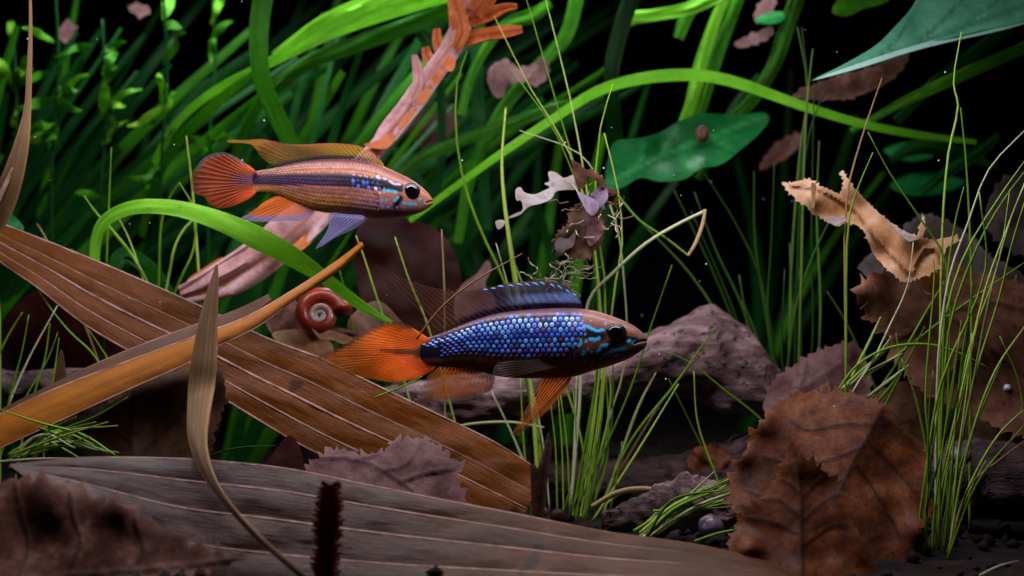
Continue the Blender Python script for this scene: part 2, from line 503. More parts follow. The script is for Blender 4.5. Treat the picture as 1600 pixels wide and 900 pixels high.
M['leaf_mauve'] = dead_leaf('mauve_leaf', S(84, 52, 54), S(150, 104, 104), S(190, 146, 142), S(92, 60, 60))
M['leaf_umber'] = dead_leaf('umber_leaf', S(46, 26, 22), S(112, 66, 50), S(182, 136, 122), S(36, 20, 18))
M['leaf_tan'] = dead_leaf('tan_leaf', S(168, 104, 56), S(222, 164, 110), S(244, 214, 186), S(150, 90, 50), 190, 0.35, 0.5, 0.15, .85)
M['leaf_brown'] = dead_leaf('brown_leaf', S(46, 28, 20), S(100, 66, 46), S(140, 100, 76), S(44, 26, 18), 110, 0.25, k=.85)
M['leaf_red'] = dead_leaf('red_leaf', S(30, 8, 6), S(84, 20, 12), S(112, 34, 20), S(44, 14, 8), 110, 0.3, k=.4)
M['leaf_cocoa'] = dead_leaf('cocoa_leaf', S(66, 40, 32), S(136, 90, 70), S(184, 130, 104), S(70, 42, 34), 120, 0.3, k=.85)
M['leaf_grey'] = dead_leaf('grey_leaf', S(60, 50, 48), S(98, 84, 80), S(130, 112, 106), S(60, 48, 46))
M['leaf_film'] = dead_leaf('filmy_leaf', S(120, 100, 92), S(176, 158, 146), S(206, 200, 204), S(170, 130, 110), 200, 0.45, k=1.0)
M['leaf_violet'] = dead_leaf('violet_leaf', S(96, 74, 100), S(156, 130, 160), S(200, 176, 206), S(80, 60, 80))
M['frond_pink'] = dead_leaf('frond_pink', S(176, 116, 112), S(226, 172, 172), S(246, 210, 214), S(190, 110, 90), 150, 0.2, 0.5, 0.4, .9)
M['frond_orange'] = dead_leaf('frond_orange', S(130, 54, 22), S(212, 110, 52), S(240, 156, 96), S(150, 60, 24), 170, 0.3, 0.5, 0.4, .85)
M['val'] = green('ribbon_green', S(14, 62, 10), S(40, 124, 16), S(110, 184, 36))
M['val_bright'] = green('ribbon_lime', S(70, 156, 10), S(130, 212, 36), S(196, 246, 110), 0.45)
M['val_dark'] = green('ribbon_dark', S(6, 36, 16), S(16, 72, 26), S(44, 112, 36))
M['val_shade'] = green('ribbon_shade', S(4, 28, 14), S(12, 62, 24), S(40, 110, 34))  # darker copy of the ribbon green; thicket shade put into its colour
M['broad'] = green('broad_green', S(14, 84, 40), S(30, 128, 58), S(84, 176, 100), 0.3, 0.35, S(70, 160, 90), False)
M['broad_sheen'] = green('broad_sheen', S(60, 146, 110), S(120, 196, 160), S(190, 232, 214), 0.55, 0.3, S(20, 84, 66), False, .5)
M['margin'] = green('pale_margin', S(120, 190, 164), S(160, 214, 192), S(206, 240, 228), 0.4, 0.35, None, False, .4)
M['small_green'] = green('small_leaf', S(40, 110, 20), S(96, 170, 40), S(180, 220, 70), 0.4, 0.4, None, False)
M['grass'] = grass('grass_green', S(70, 110, 14), S(132, 176, 36), S(196, 216, 106))
M['grass_pale'] = grass('grass_pale', S(150, 160, 100), S(190, 196, 140), S(226, 226, 196))
M['grass_dark'] = grass('grass_deep', S(36, 70, 18), S(64, 104, 30), S(110, 140, 56))
M['grass_tan'] = grass('grass_tan', S(140, 104, 66), S(170, 134, 88), S(196, 168, 120))
M['wood'] = wood('driftwood', S(30, 20, 22), S(112, 82, 84), S(190, 156, 160))
M['wood_dark'] = wood('driftwood_dark', S(26, 18, 20), S(70, 50, 50), S(110, 84, 84))
M['stone'] = plain('stone', S(110, 92, 110), 0.35, 0.5, 0, 200, S(54, 42, 52))
M['shell'] = None
M['thread'] = plain('root_thread', S(196, 186, 160), 0.7, 0.3)
M['thread_dark'] = plain('root_thread_brown', S(120, 96, 70), 0.7, 0.3)
M['catkin'] = dead_leaf('catkin', S(84, 26, 26), S(150, 62, 58), S(196, 104, 96), S(84, 30, 28), k=1.0)
M['skin'] = fish_skin('fish_skin')
M['fin'] = fin_mat('fin_membrane')
M['eye'] = plain('eye_black', S(6, 6, 12), 0.06, 0.6, coat=0.6)
M['iris'] = plain('eye_ring', S(30, 22, 34), 0.25, 0.5, metallic=0.3)
M['speck'] = plain('speck', S(230, 235, 240), 0.5)
M['bubble'] = plain('bead', S(190, 195, 215), 0.1, 0.8, coat=0.5)
def scale_mat(name, c, c2):
    m = N(name); o = m.n('ShaderNodeTexCoord').outputs['Object']
    r = m.n('ShaderNodeObjectInfo').outputs['Random']
    col = m.ramp(m.math('ADD', m.math('MULTIPLY', r, 0.6), m.math('MULTIPLY', m.noise(o, 1.6, 3), 0.5)), [(0.2, c2), (0.75, c)])
    m.surf(col, 0.42, None, 0, 0.5, metallic=0.2, coat=0.1)
    return m.m
M['sc_sky'] = scale_mat('scale_sky', S(150, 196, 255), S(80, 134, 236))
M['sc_blue'] = scale_mat('scale_blue', S(90, 160, 255), S(24, 60, 176))
M['sc_deep'] = scale_mat('scale_deep', S(40, 100, 236), S(16, 40, 140))
M['sc_violet'] = scale_mat('scale_violet', S(110, 120, 235), S(50, 44, 130))
M['sc_dim'] = scale_mat('scale_dim', S(96, 70, 110), S(44, 26, 50))
def shell_mat():
    m = N('snail_shell'); a = m.attr('pigment'); o = m.obj()
    c = m.mix(m.ramp(m.noise(o, 260, 4, 0.7), [(0.4, (0, 0, 0)), (0.7, (0.6, 0.6, 0.6))]), a.outputs['Color'], S(90, 24, 24))
    m.surf(c, 0.3, m.bump(m.noise(o, 500, 4, 0.6), 0.3, 0.0004), 0, 0.5, coat=0.2)
    return m.m
M['shell'] = shell_mat()

# ------------------------------------------------------------------ setting
def ground():
    nx, ny = 150, 110
    v = []; 
    for j in range(ny):
        for i in range(nx):
            x = -0.30 + 0.60 * i / (nx - 1); y = -0.16 + 0.52 * j / (ny - 1)
            z = 0.0022 * nz(x * 40, y * 40) + 0.0012 * nz(x * 130, y * 130, 2) - 0.002
            v.append((x, y, z))
    f = [(j * nx + i, j * nx + i + 1, (j + 1) * nx + i + 1, (j + 1) * nx + i) for j in range(ny - 1) for i in range(nx - 1)]
    o = mk('tank_floor', v, f, M['soil']); o['kind'] = 'structure'
    # grains of dark substrate
    r = random.Random(5); vv = []; ff = []
    for k in range(5200):
        x = r.uniform(-.24, .24); y = r.uniform(-.12, .26); s = r.uniform(.0006, .0017)
        z = 0.0022 * nz(x * 40, y * 40) + 0.0012 * nz(x * 130, y * 130, 2) - 0.002 + s * .4
        b = len(vv)
        for d in ((1, 0, 0), (0, 1, 0), (-1, 0, 0), (0, -1, 0), (0, 0, 1), (0, 0, -1)):
            vv.append((x + d[0] * s * r.uniform(.7, 1.2), y + d[1] * s * r.uniform(.7, 1.2), z + d[2] * s * r.uniform(.6, 1)))
        for a, c in ((0, 1), (1, 2), (2, 3), (3, 0)): ff += [(b + a, b + c, b + 4), (b + c, b + a, b + 5)]
    g = mk('soil_grains', vv, ff, M['soil']); tag(g, 'dark brown soil grains covering the tank floor', 'soil', kind='stuff')
    # black rear panel of the tank
    v = []; f = []
    for (x, z) in ((-.5, -.02), (.5, -.02), (.5, .45), (-.5, .45)): v.append((x, .36, z)); v.append((x, .366, z))
    f = [(0, 2, 4, 6), (7, 5, 3, 1), (0, 1, 3, 2), (2, 3, 5, 4), (4, 5, 7, 6), (6, 7, 1, 0)]
    b = mk('tank_back_wall', v, f, M['panel'], smooth=False); b['kind'] = 'structure'
ground()

# ------------------------------------------------------------------ driftwood
def solid_thing(name, label, cat, top, bot, hw, y0, mat, **kw):
    x = (top[0][0] + top[-1][0]) / 2
    o = loft(name, top, bot, hw, y0, mat, origin=P(x, floor_py(y0), y0), **kw)
    return tag(o, label, cat)
solid_thing('driftwood', 'grey-pink driftwood log lying behind the blue striped fish', 'driftwood',
            [(560, 615), (640, 596), (760, 582), (850, 572), (940, 556), (1010, 524), (1060, 500), (1112, 478), (1150, 500), (1200, 552), (1240, 600)],
            [(560, 690), (640, 680), (760, 668), (850, 656), (950, 622), (1040, 612), (1100, 625), (1150, 640), (1200, 650), (1240, 660)],
            [(560, 30), (760, 80), (1000, 90), (1110, 60), (1200, 40), (1240, 10)], 5.2, M['wood'], nx=150, nr=64, rough=0.2, rsc=22, seed=2)
solid_thing('driftwood', 'dark low driftwood slab under the grey-pink log', 'driftwood',
            [(830, 705), (930, 712), (1000, 716), (1060, 712), (1130, 690), (1230, 660), (1330, 650)],
            [(830, 790), (930, 790), (1000, 790), (1060, 790), (1130, 790), (1230, 790), (1330, 790)],
            [(830, 40), (1000, 70), (1200, 70), (1330, 20)], 5.6, M['wood_dark'], nx=90, nr=40, rough=0.3, rsc=22, seed=7)
solid_thing('driftwood', 'pale lilac driftwood under the crossed palm strips', 'driftwood',
            [(-40, 560), (0, 556), (80, 560), (150, 566), (260, 580), (340, 600)], [(-40, 690), (0, 690), (80, 690), (150, 690), (260, 690), (340, 680)],
            [(-40, 90), (150, 90), (340, 30)], 6.0, M['wood'], nx=100, nr=48, rough=0.16, rsc=26, seed=12)
solid_thing('bark_chunk', 'rough pale bark chunk at the foot of the tall grass tuft', 'bark',
            [(940, 802), (985, 782), (1025, 758), (1060, 750), (1110, 752), (1150, 776)], [(940, 830), (985, 834), (1025, 834), (1060, 826), (1110, 826), (1150, 826)],
            [(940, 8), (1000, 24), (1080, 34), (1150, 10)], 0.9, M['wood'], nx=80, nr=36, rough=0.42, rsc=12, seed=4)
solid_thing('driftwood', 'dark driftwood behind the grass beside the round serrated leaf', 'driftwood',
            [(1420, 715), (1480, 694), (1540, 690), (1600, 688), (1660, 690)], [(1420, 800), (1480, 810), (1540, 812), (1600, 812), (1660, 812)],
            [(1420, 20), (1500, 60), (1660, 60)], 1.6, M['wood_dark'], nx=70, nr=36, rough=0.2, rsc=24, seed=9)

# ------------------------------------------------------------------ fish
SCALE_V = []; SCALE_F = []
def scale_mesh(mat):
    """one rounded fish scale, unit size, in its local XY plane with +Z outward"""
    v = [(0, 0, .16)]; n = 10
    for r, z in ((.62, .12), (1.0, -.08)):
        for k in range(n):
            a = 2 * math.pi * k / n
            v.append((.95 * r * math.cos(a) * (0.9 if math.cos(a) > 0 else 1.05), r * math.sin(a) * .98, z))
    f = [(0, 1 + k, 1 + (k + 1) % n) for k in range(n)] + [(1 + k, 1 + n + k, 1 + n + (k + 1) % n, 1 + (k + 1) % n) for k in range(n)]
    me = bpy.data.meshes.new('scale'); me.from_pydata(v, [], f)
    me.polygons.foreach_set('use_smooth', [True] * len(me.polygons)); me.materials.append(mat)
    return me

def smooth(e0, e1, x):
    t = np.clip((x - e0) / (e1 - e0), 0, 1); return t * t * (3 - 2 * t)
def lerp(c, col, f):
    return c * (1 - f[:, None]) + np.array(col)[None, :] * f[:, None]

class Fish:
    def __init__(s, label, y0, top, bot, hw, colf, creases, base):
        s.y0 = y0
        s.top = np.array(catmull(top, 8)); s.bot = np.array(catmull(bot, 8)); s.hw = np.array(catmull(hw, 8))
        s.root = thing('cichlid_fish', label, 'fish', P(base[0], base[1], y0))
        x0, x1 = s.top[0][0], s.top[-1][0]
        nx, nr = 300, 132
        pts = []; ys = []
        for i in range(nx):
            u = i / (nx - 1); u = 1 - (1 - u) ** 1.25
            x = x0 + (x1 - x0) * u
            m, h, w = s.prof(x)
            for k in range(nr):
                an = 2 * math.pi * k / nr
                ca, sa = math.cos(an), math.sin(an)
                pts.append((x, m + h * sa)); ys.append(math.copysign(abs(ca) ** 0.9, ca) * w * (1 - 0.12 * sa * sa))
        pts = np.array(pts); ys = np.array(ys)
        for poly, wid, dep in creases:
            g = np.exp(-(pdist(pts, catmull(poly, 6) if len(poly) > 2 else poly) / wid) ** 2)
            ys = ys - np.sign(ys) * np.minimum(np.abs(ys) * 0.7, dep * g)
        verts = []
        for (a, b), yy in zip(pts, ys):
            p = P(a, b, y0); p.y += yy * MM; verts.append(p)
        f = [(i * nr + k, (i + 1) * nr + k, (i + 1) * nr + (k + 1) % nr, i * nr + (k + 1) % nr) for i in range(nx - 1) for k in range(nr)]
        f.append(tuple(range(nr))); f.append(tuple((nx - 1) * nr + k for k in range(nr - 1, -1, -1)))
        s.body = mk('body', verts, f, M['skin'], s.root, cols=colf(pts, s))
    def prof(s, x):
        t = np.interp(x, s.top[:, 0], s.top[:, 1]); b = np.interp(x, s.bot[:, 0], s.bot[:, 1])
        return (t + b) / 2, (b - t) / 2, np.interp(x, s.hw[:, 0], s.hw[:, 1])
    def surf(s, x, y):
        m, h, w = s.prof(x)
        q = max(0.0, 1 - ((y - m) / h) ** 2)
        p = P(x, y, s.y0); p.y -= (math.sqrt(q) ** 0.9) * w * (1 - 0.12 * (1 - q)) * MM
        return p
    def frame(s, x, y, e=1.5):
        p = s.surf(x, y)
        X = (s.surf(x + e, y) - s.surf(x - e, y)).normalized()
        Z = (s.surf(x, y - e) - s.surf(x, y + e)).normalized()
        n = X.cross(Z).normalized()
        if n.y > 0: n = -n
        Z = n.cross(X).normalized()
        return p, X, Z, n
    def frac(s, x, f):
        m, h, w = s.prof(x); return m - h + 2 * h * f
    def fin(s, name, outline, dy, base, tip, nray, colf, raymat, rw=1.6, rw2=0.6, res=4, amp=0.08, gx=0, gy=0, label=None, ray_s=0.97, yfun=None, ray_gain=1.2, ray_mix=.3):
        B = resample(catmull(base, 6), n=nray); T = resample(catmull(tip, 6), n=nray)
        rays = [[tuple(b), tuple(b * .5 + t * .5 + np.array([0, 0])), tuple(b * (1 - ray_s) + t * ray_s)] for b, t in zip(B, T)]
        o = sheet(name, outline, s.y0 + dy, M['fin'], s.root, res=res, amp=amp, nsc=60, gx=gx, gy=gy, veins=rays, vw=1.3, vh=0.012, solid=0, colf=colf, yfun=yfun)
        if label: o['label'] = label
        c = np.array(catmull(outline, 6, True)); c = resample(c, res, True).mean(0)
        vv = []; ff = []; cc = []
        for r in rays:
            path = catmull(r, 7); pa = np.array(path)
            ylist = s.y0 + dy + gx * (pa[:, 0] - c[0]) / 100 + gy * (c[1] - pa[:, 1]) / 100
            if yfun is not None: ylist = ylist + yfun(pa)
            ylist = ylist + np.array([amp * (nz(a / 60, b / 60, 0) + 0.2 * nz(a / 60 * 2.6, b / 60 * 2.6, 9)) for a, b in pa]) - 0.028
            C = [P(a, b, yy) for (a, b), yy in zip(path, ylist)]
            v, f = tube_geo(C, [(rw + (rw2 - rw) * k / (len(C) - 1)) / 2 * MM for k in range(len(C))], 5)
            cc.append(np.repeat(colf(pa), 5, axis=0))
            b0 = len(vv); vv += v; ff += [tuple(k + b0 for k in q) for q in f]
        cc = np.vstack(cc); cc[:, :3] = np.clip(cc[:, :3] * (1 - ray_mix) * ray_gain + np.array(raymat)[None, :] * ray_mix, 0, 1); cc[:, 3] = np.clip(cc[:, 3] * 1.1 + .12, 0, 1)
        ro = mk('fin_rays', vv, ff, M['fin'], o, cols=cc); ro['kind'] = 'stuff'
        return o
    def eye(s, x, y, rx, ry, out=0.35):
        for sg in (-1, 1):
            p = s.surf(x, y); w = (p.y - s.y0 * .01)
            c = Vector((p.x, s.y0 * .01 + (-w if sg > 0 else w) * 0.9, p.z))
            def ball(rx, ry, rz, dy, mat, name, par):
                v = []; f = []; nu, nv = 24, 16
                for j in range(nv + 1):
                    for i in range(nu):
                        th = math.pi * j / nv; ph = 2 * math.pi * i / nu
                        v.append(c + Vector((rx * MM * math.sin(th) * math.cos(ph), sg * (dy * MM) + sg * rz * MM * math.cos(th), ry * MM * math.sin(th) * math.sin(ph))))
                for j in range(nv):
                    for i in range(nu): f.append((j * nu + i, j * nu + (i + 1) % nu, (j + 1) * nu + (i + 1) % nu, (j + 1) * nu + i))
                return mk(name, v, f, mat, par)
            e = ball(rx, ry, rx * .42, 0, M['iris'], 'eye', s.root)
            ball(rx * .72, ry * .76, rx * .30, rx * .19, M['eye'], 'pupil', e)

def conv(z, ox, oy, k):
    return [(ox + a / k, oy + b / k) for a, b in z]
RAY_O = S(255, 140, 50); RAY_R = S(244, 130, 76); RAY_G = S(170, 170, 210); RAY_Y = S(110, 60, 36); RAY_B = S(120, 70, 44)

def marks(c, pts, lst, col, soft=0.35):
    for poly, r in lst:
        d = pdist(pts, poly)
        c = lerp(c, col, 1 - smooth(r * (1 - soft), r * (1 + soft), d))
    return c

# ---- blue fish
def zB(l): return conv(l, 480, 410, 2.857)
def hB(l): return [(850 + a / 5.622, 460 + b / 5.622) for a, b in l]
B_top = zB([(505, 350), (540, 336), (600, 316), (680, 282), (750, 256), (850, 228), (950, 214), (1050, 207), (1150, 204), (1220, 207), (1280, 215), (1350, 236), (1430, 268), (1480, 298), (1505, 322), (1516, 338)])
B_bot = zB([(505, 430), (540, 458), (600, 467), (680, 470), (750, 482), (850, 508), (950, 517), (1050, 517), (1150, 514), (1200, 508), (1280, 482), (1350, 462), (1430, 432), (1480, 402), (1505, 384), (1516, 366)])
B_hw = [(p, w) for p, w in zip([656, 690, 740, 800, 860, 900, 940, 975, 1000, 1008, 1011], [3.5, 7, 14, 22, 27, 28, 26, 20, 12, 7, 4])]
def B_col(pts, s):
    n = len(pts); x, y = pts[:, 0], pts[:, 1]
    t = np.interp(x, s.top[:, 0], s.top[:, 1]); b = np.interp(x, s.bot[:, 0], s.bot[:, 1]); f = (y - t) / np.maximum(b - t, 1)
    c = np.tile(np.array(S(112, 62, 38)), (n, 1))
    c = lerp(c, S(138, 76, 40), smooth(.75, 1.0, f) * 0.6)
    head = smooth(885, 925, x)
    flank = (1 - head) * smooth(.02, .12, f) * (1 - smooth(.62, .80, f))
    c = lerp(c, S(22, 18, 52), flank)
    c = lerp(c, S(78, 44, 62), (1 - smooth(.0, .14, f)) * (1 - head * .4))
    c = lerp(c, S(150, 96, 82), head * (1 - smooth(.12, .34, f)) * .7)
    c = lerp(c, S(120, 92, 84), smooth(985, 1005, x) * .7)
    c = lerp(c, S(220, 100, 26), (1 - smooth(656, 676, x)) * smooth(8, 16, np.abs(y - 550)))
    c = lerp(c, S(14, 10, 24), (1 - smooth(0, 1, (pdist(pts, zB([(470, 402), (620, 395)])) - 6) / 10)))
    c = marks(c, pts, [(hB([(300, 330), (400, 345), (500, 355)]), 8), (hB([(470, 540), (520, 480), (590, 450), (700, 400)]), 6), (hB([(700, 380), (800, 395)]), 4)], S(8, 6, 14), .6)
    cy = [([(370, 275), (420, 300), (460, 315), (510, 308)], 12), ([(310, 292), (345, 268)], 14), ([(395, 385), (440, 394), (475, 380)], 13), ([(312, 395), (318, 430), (300, 440)], 12), ([(362, 405)], 11),
          ([(240, 440), (250, 455)], 11), ([(540, 436), (495, 445), (475, 480), (458, 508)], 13), ([(580, 492), (640, 482), (712, 474)], 15), ([(515, 524), (560, 512), (595, 496)], 12),
          ([(605, 538), (642, 530)], 11), ([(333, 512), (348, 500)], 15), ([(380, 475)], 12), ([(350, 578)], 13), ([(730, 407), (745, 402)], 12), ([(770, 425), (790, 408)], 11), ([(820, 415), (840, 410)], 8)]
    c = marks(c, pts, [(hB(p), r / 5.622) for p, r in cy], S(60, 190, 255))
    c = marks(c, pts, [(hB(p), r / 5.622) for p, r in [([(410, 500)], 10), ([(355, 342)], 9), ([(335, 230)], 8), ([(405, 230)], 7), ([(535, 252)], 10), ([(490, 562), (500, 558)], 11), ([(415, 585)], 10), ([(200, 420)], 8)]], S(150, 150, 220))
    return c
mouthB = hB([(925, 405), (880, 405), (830, 412), (790, 425)])
fb = Fish('blue-scaled fish with orange tail and trailing dark dorsal fin', 0.0, B_top, B_bot, B_hw, B_col,
          [(mouthB, 1.6, 5), (hB([(170, 290), (230, 400), (240, 560), (190, 700)]), 2.2, 1.6), (hB([(560, 420), (640, 430), (700, 400)]), 1.5, 1.0)], (840, 600))
fb.eye(960.2, 519.8, 17.8, 15.2)
# blue scales, each its own plate
meshes = {k: scale_mesh(M[k]) for k in ('sc_sky', 'sc_blue', 'sc_deep', 'sc_violet', 'sc_dim')}
rs = random.Random(11)
rows = 9
for r_ in range(rows):
    fr = 0.085 + 0.073 * r_
    for k in range(28):
        x = 664 + 9.0 * k + (4.5 if r_ % 2 else 0)
        if x > 913 - abs(r_ - 2.5) * 2.4 - (14 if r_ >= 7 else 0): continue
        if r_ == 0 and x < 730: continue
        if r_ >= 7 and x < 690: continue
        y = fb.frac(x, fr)
        if 490 < x < 700 and 3 <= r_ <= 6 and x < 700 and rs.random() < (700 - x) / 40: continue
        m, h, w = fb.prof(x)
        p, X, Z, n = fb.frame(x, y)
        key = ['sc_dim', 'sc_sky', 'sc_sky', 'sc_blue', 'sc_deep', 'sc_blue', 'sc_blue', 'sc_violet', 'sc_dim'][r_]
        if r_ == 0 and rs.random() < .3: key = 'sc_violet'
        if rs.random() < .14: key = rs.choice(['sc_blue', 'sc_deep', 'sc_violet'])
        if x > 888 and rs.random() < (x - 888) / 30: key = rs.choice(['sc_dim', 'sc_violet'])
        elif rs.random() < .05: key = 'sc_dim'
        sz = (2 * h * 0.073) * 0.56
        sxx = 3.55 * rs.uniform(.85, 1.08); szz = min(sz, 5.2) * rs.uniform(.86, 1.06)
        if key in ('sc_dim', 'sc_deep'): sxx *= .9; szz *= .9
        o = bpy.data.objects.new('scale', meshes[key]); COL.objects.link(o); o.parent = fb.root
        tl = rs.uniform(-.1, .1)
        X2 = (X * math.cos(tl) + n * math.sin(tl)).normalized(); n2 = X2.cross(-Z).normalized()
        if n2.dot(n) < 0: n2 = -n2
        mat = Matrix.Identity(4)
        for i in range(3):
            mat[i][0] = X[i] * sxx * MM; mat[i][1] = Z[i] * szz * MM; mat[i][2] = n[i] * 2.6 * MM
            mat[i][3] = p[i] + n[i] * 0.45 * MM - fb.root.location[i]
        o.matrix_basis = mat

def colB_tail(v):
    x, y = v[:, 0], v[:, 1]; n = len(v)
    c = np.tile(np.array(S(240, 116, 28)), (n, 1)); a = np.full(n, .97)
    base = smooth(620, 680, x)
    c = lerp(c, S(255, 92, 20), base * smooth(545, 575, y))
    c = lerp(c, S(190, 104, 34), (1 - smooth(540, 600, x)))
    ed = pdist(v, zB([(460, 282), (400, 262), (340, 268), (280, 290), (220, 330), (150, 370), (90, 400), (50, 425)]))
    c = lerp(c, S(46, 26, 40), (1 - smooth(2, 12, ed)) * .8)
    c = lerp(c, S(20, 10, 18), (1 - smooth(5, 11, pdist(v, zB([(600, 402), (500, 402)])))))
    c = lerp(c, S(24, 10, 16), (1 - smooth(2, 6, pdist(v, zB([(500, 402), (400, 400)])))))
    c = lerp(c, S(60, 20, 12), (1 - smooth(1, 4, pdist(v, zB([(440, 400), (330, 392)])))) * .8)
    a = a - .25 * (1 - smooth(500, 560, x))
    a = np.where(ed < 5, .45, a)
    return np.column_stack([c, a])
fb.fin('tail_fin', zB([(540, 338), (500, 310), (450, 280), (400, 263), (340, 268), (280, 290), (220, 330), (150, 370), (90, 400), (48, 425), (100, 462), (180, 492), (270, 516), (350, 532), (430, 530), (500, 512), (560, 480), (575, 462), (580, 400)]), 0.0,
       zB([(545, 345), (530, 380), (525, 410), (545, 440), (560, 465)]), zB([(440, 278), (330, 272), (200, 345), (95, 405), (60, 428), (130, 472), (280, 518), (400, 530), (500, 510)]), 34, colB_tail, RAY_O, 1.3, .5, res=4, amp=.14)
def colB_dorsal(v):
    x, y = v[:, 0], v[:, 1]; n = len(v)
    t = np.interp(x, fb.top[:, 0], fb.top[:, 1]); up = t - y
    c = np.tile(np.array(S(92, 54, 40)), (n, 1)); a = np.full(n, .62)
    front = smooth(720, 800, x)
    c = lerp(c, S(76, 64, 88), front); a = a + front * .16
    band = front * smooth(7, 11, up) * (1 - smooth(20, 27, up)) * smooth(770, 850, x)
    c = lerp(c, S(140, 160, 235), band * (.6 + .45 * np.sin((x + up * .45) / 11.5 * 2 * math.pi) ** 2))
    dark = (1 - smooth(7, 13, up)) * smooth(690, 740, x)
    c = lerp(c, S(20, 10, 34), dark); a = np.where(dark > .3, .96, a)
    ed = pdist(v, zB([(1215, 160), (1170, 112), (1100, 88), (1050, 80), (950, 86), (880, 94), (800, 114), (720, 124)]))
    c = lerp(c, S(120, 66, 40), (1 - smooth(2, 6, ed)) * .8)
    a = a - .38 * (1 - smooth(620, 700, x)) - .1 * (1 - smooth(560, 620, x))
    return np.column_stack([c, np.clip(a, .14, 1)])
dorB = fb.fin('dorsal_fin', zB([(1228, 210), (1222, 180), (1200, 145), (1170, 112), (1100, 88), (1050, 80), (950, 86), (880, 94), (800, 114), (720, 124), (640, 128), (560, 112), (450, 78), (360, 40), (280, -5), (285, 12), (360, 78), (440, 140), (500, 190), (545, 240), (550, 290), (560, 332), (700, 285), (850, 240), (1000, 222), (1150, 214)]), 0.05,
              zB([(1224, 212), (1100, 212), (950, 220), (800, 246), (700, 282), (600, 318)]), zB([(1212, 158), (1090, 86), (930, 88), (780, 116), (560, 110), (300, 5)]), 26, colB_dorsal, RAY_Y, 1.2, .5, amp=.1, ray_s=.985)
# blue dashes along the dorsal edge
dash = plain('blue_dash', S(90, 160, 255), .3, .5)
for (a, b) in [((785, 124), (805, 121)), ((820, 117), (842, 117)), ((850, 106), (880, 110)), ((897, 101), (923, 108)), ((935, 96), (962, 104)), ((972, 95), (996, 106)), ((1005, 90), (1035, 104)), ((1040, 88), (1062, 102)), ((1085, 96), (1106, 112)), ((1118, 104), (1140, 122)), ((1155, 122), (1174, 140)), ((1188, 140), (1204, 156))]:
    pa = zB([a, b])
    C = [P(pa[0][0] + (pa[1][0] - pa[0][0]) * k / 4, pa[0][1] + (pa[1][1] - pa[0][1]) * k / 4, -.03) for k in range(5)]
    v, f = tube_geo(C, [r * MM for r in (.5, 1.3, 1.5, 1.2, .4)], 6, .5)
    mk('blue_mark', v, f, dash, dorB)
def colB_anal(v):
    x, y = v[:, 0], v[:, 1]; n = len(v)
    c = np.tile(np.array(S(214, 116, 36)), (n, 1)); a = np.full(n, .75)
    c = lerp(c, S(120, 84, 60), 1 - smooth(655, 700, x)); a = a - .35 * (1 - smooth(650, 700, x))
    ed = pdist(v, zB([(820, 560), (790, 585), (700, 605), (600, 612), (520, 625)]))
    c = lerp(c, S(110, 74, 70), (1 - smooth(2, 9, ed)) * .7)
    return np.column_stack([c, a])
fb.fin('anal_fin', zB([(835, 500), (825, 560), (790, 588), (700, 606), (600, 614), (520, 628), (478, 628), (508, 580), (528, 525), (560, 484), (620, 468), (685, 464), (760, 480)]), 0.0,
       zB([(820, 508), (740, 485), (660, 470), (585, 472)]), zB([(815, 570), (700, 606), (560, 620), (482, 626)]), 16, colB_anal, RAY_O, 1.2, .5, amp=.1)
def colB_pelv(v):
    x, y = v[:, 0], v[:, 1]; n = len(v)
    c = np.tile(np.array(S(206, 114, 44)), (n, 1)); a = np.full(n, .85)
    c = lerp(c, S(150, 100, 60), smooth(0, 1, (845 - x) / 40)); a = a - .25 * (1 - smooth(838, 862, x))
    return np.column_stack([c, a])
for dy, g in ((-.22, .15), (.25, .1)):
    fb.fin('pelvic_fin', zB([(1178, 508), (1150, 570), (1090, 640), (1020, 712), (975, 745), (938, 776), (930, 765), (958, 735), (914, 772), (912, 764), (958, 722), (1000, 670), (1020, 610), (1030, 560), (1052, 510), (1110, 505)]) if dy < 0 else
           [(p[0] + 5, p[1] - 4) for p in zB([(1170, 508), (1140, 570), (1080, 640), (1010, 700), (960, 740), (1000, 670), (1020, 610), (1030, 560), (1052, 510)])], dy,
           zB([(1165, 514), (1060, 514)]), zB([(960, 745), (915, 768)]), 7, colB_pelv, RAY_O, 1.4, .6, amp=.05, gy=g)
fb.fin('pectoral_fin', zB([(1165, 430), (1150, 470), (920, 500), (912, 520), (870, 532), (832, 522), (838, 460), (900, 440), (1100, 415)]), -.30, zB([(1160, 425), (1160, 455)]), zB([(840, 450), (838, 525)]), 7,
       lambda v: np.column_stack([np.tile(np.array(S(226, 206, 190)), (len(v), 1)), .02 + .16 * (1 - smooth(776, 806, v[:, 0]))]), RAY_B, .5, .3, amp=.04, gx=.12)

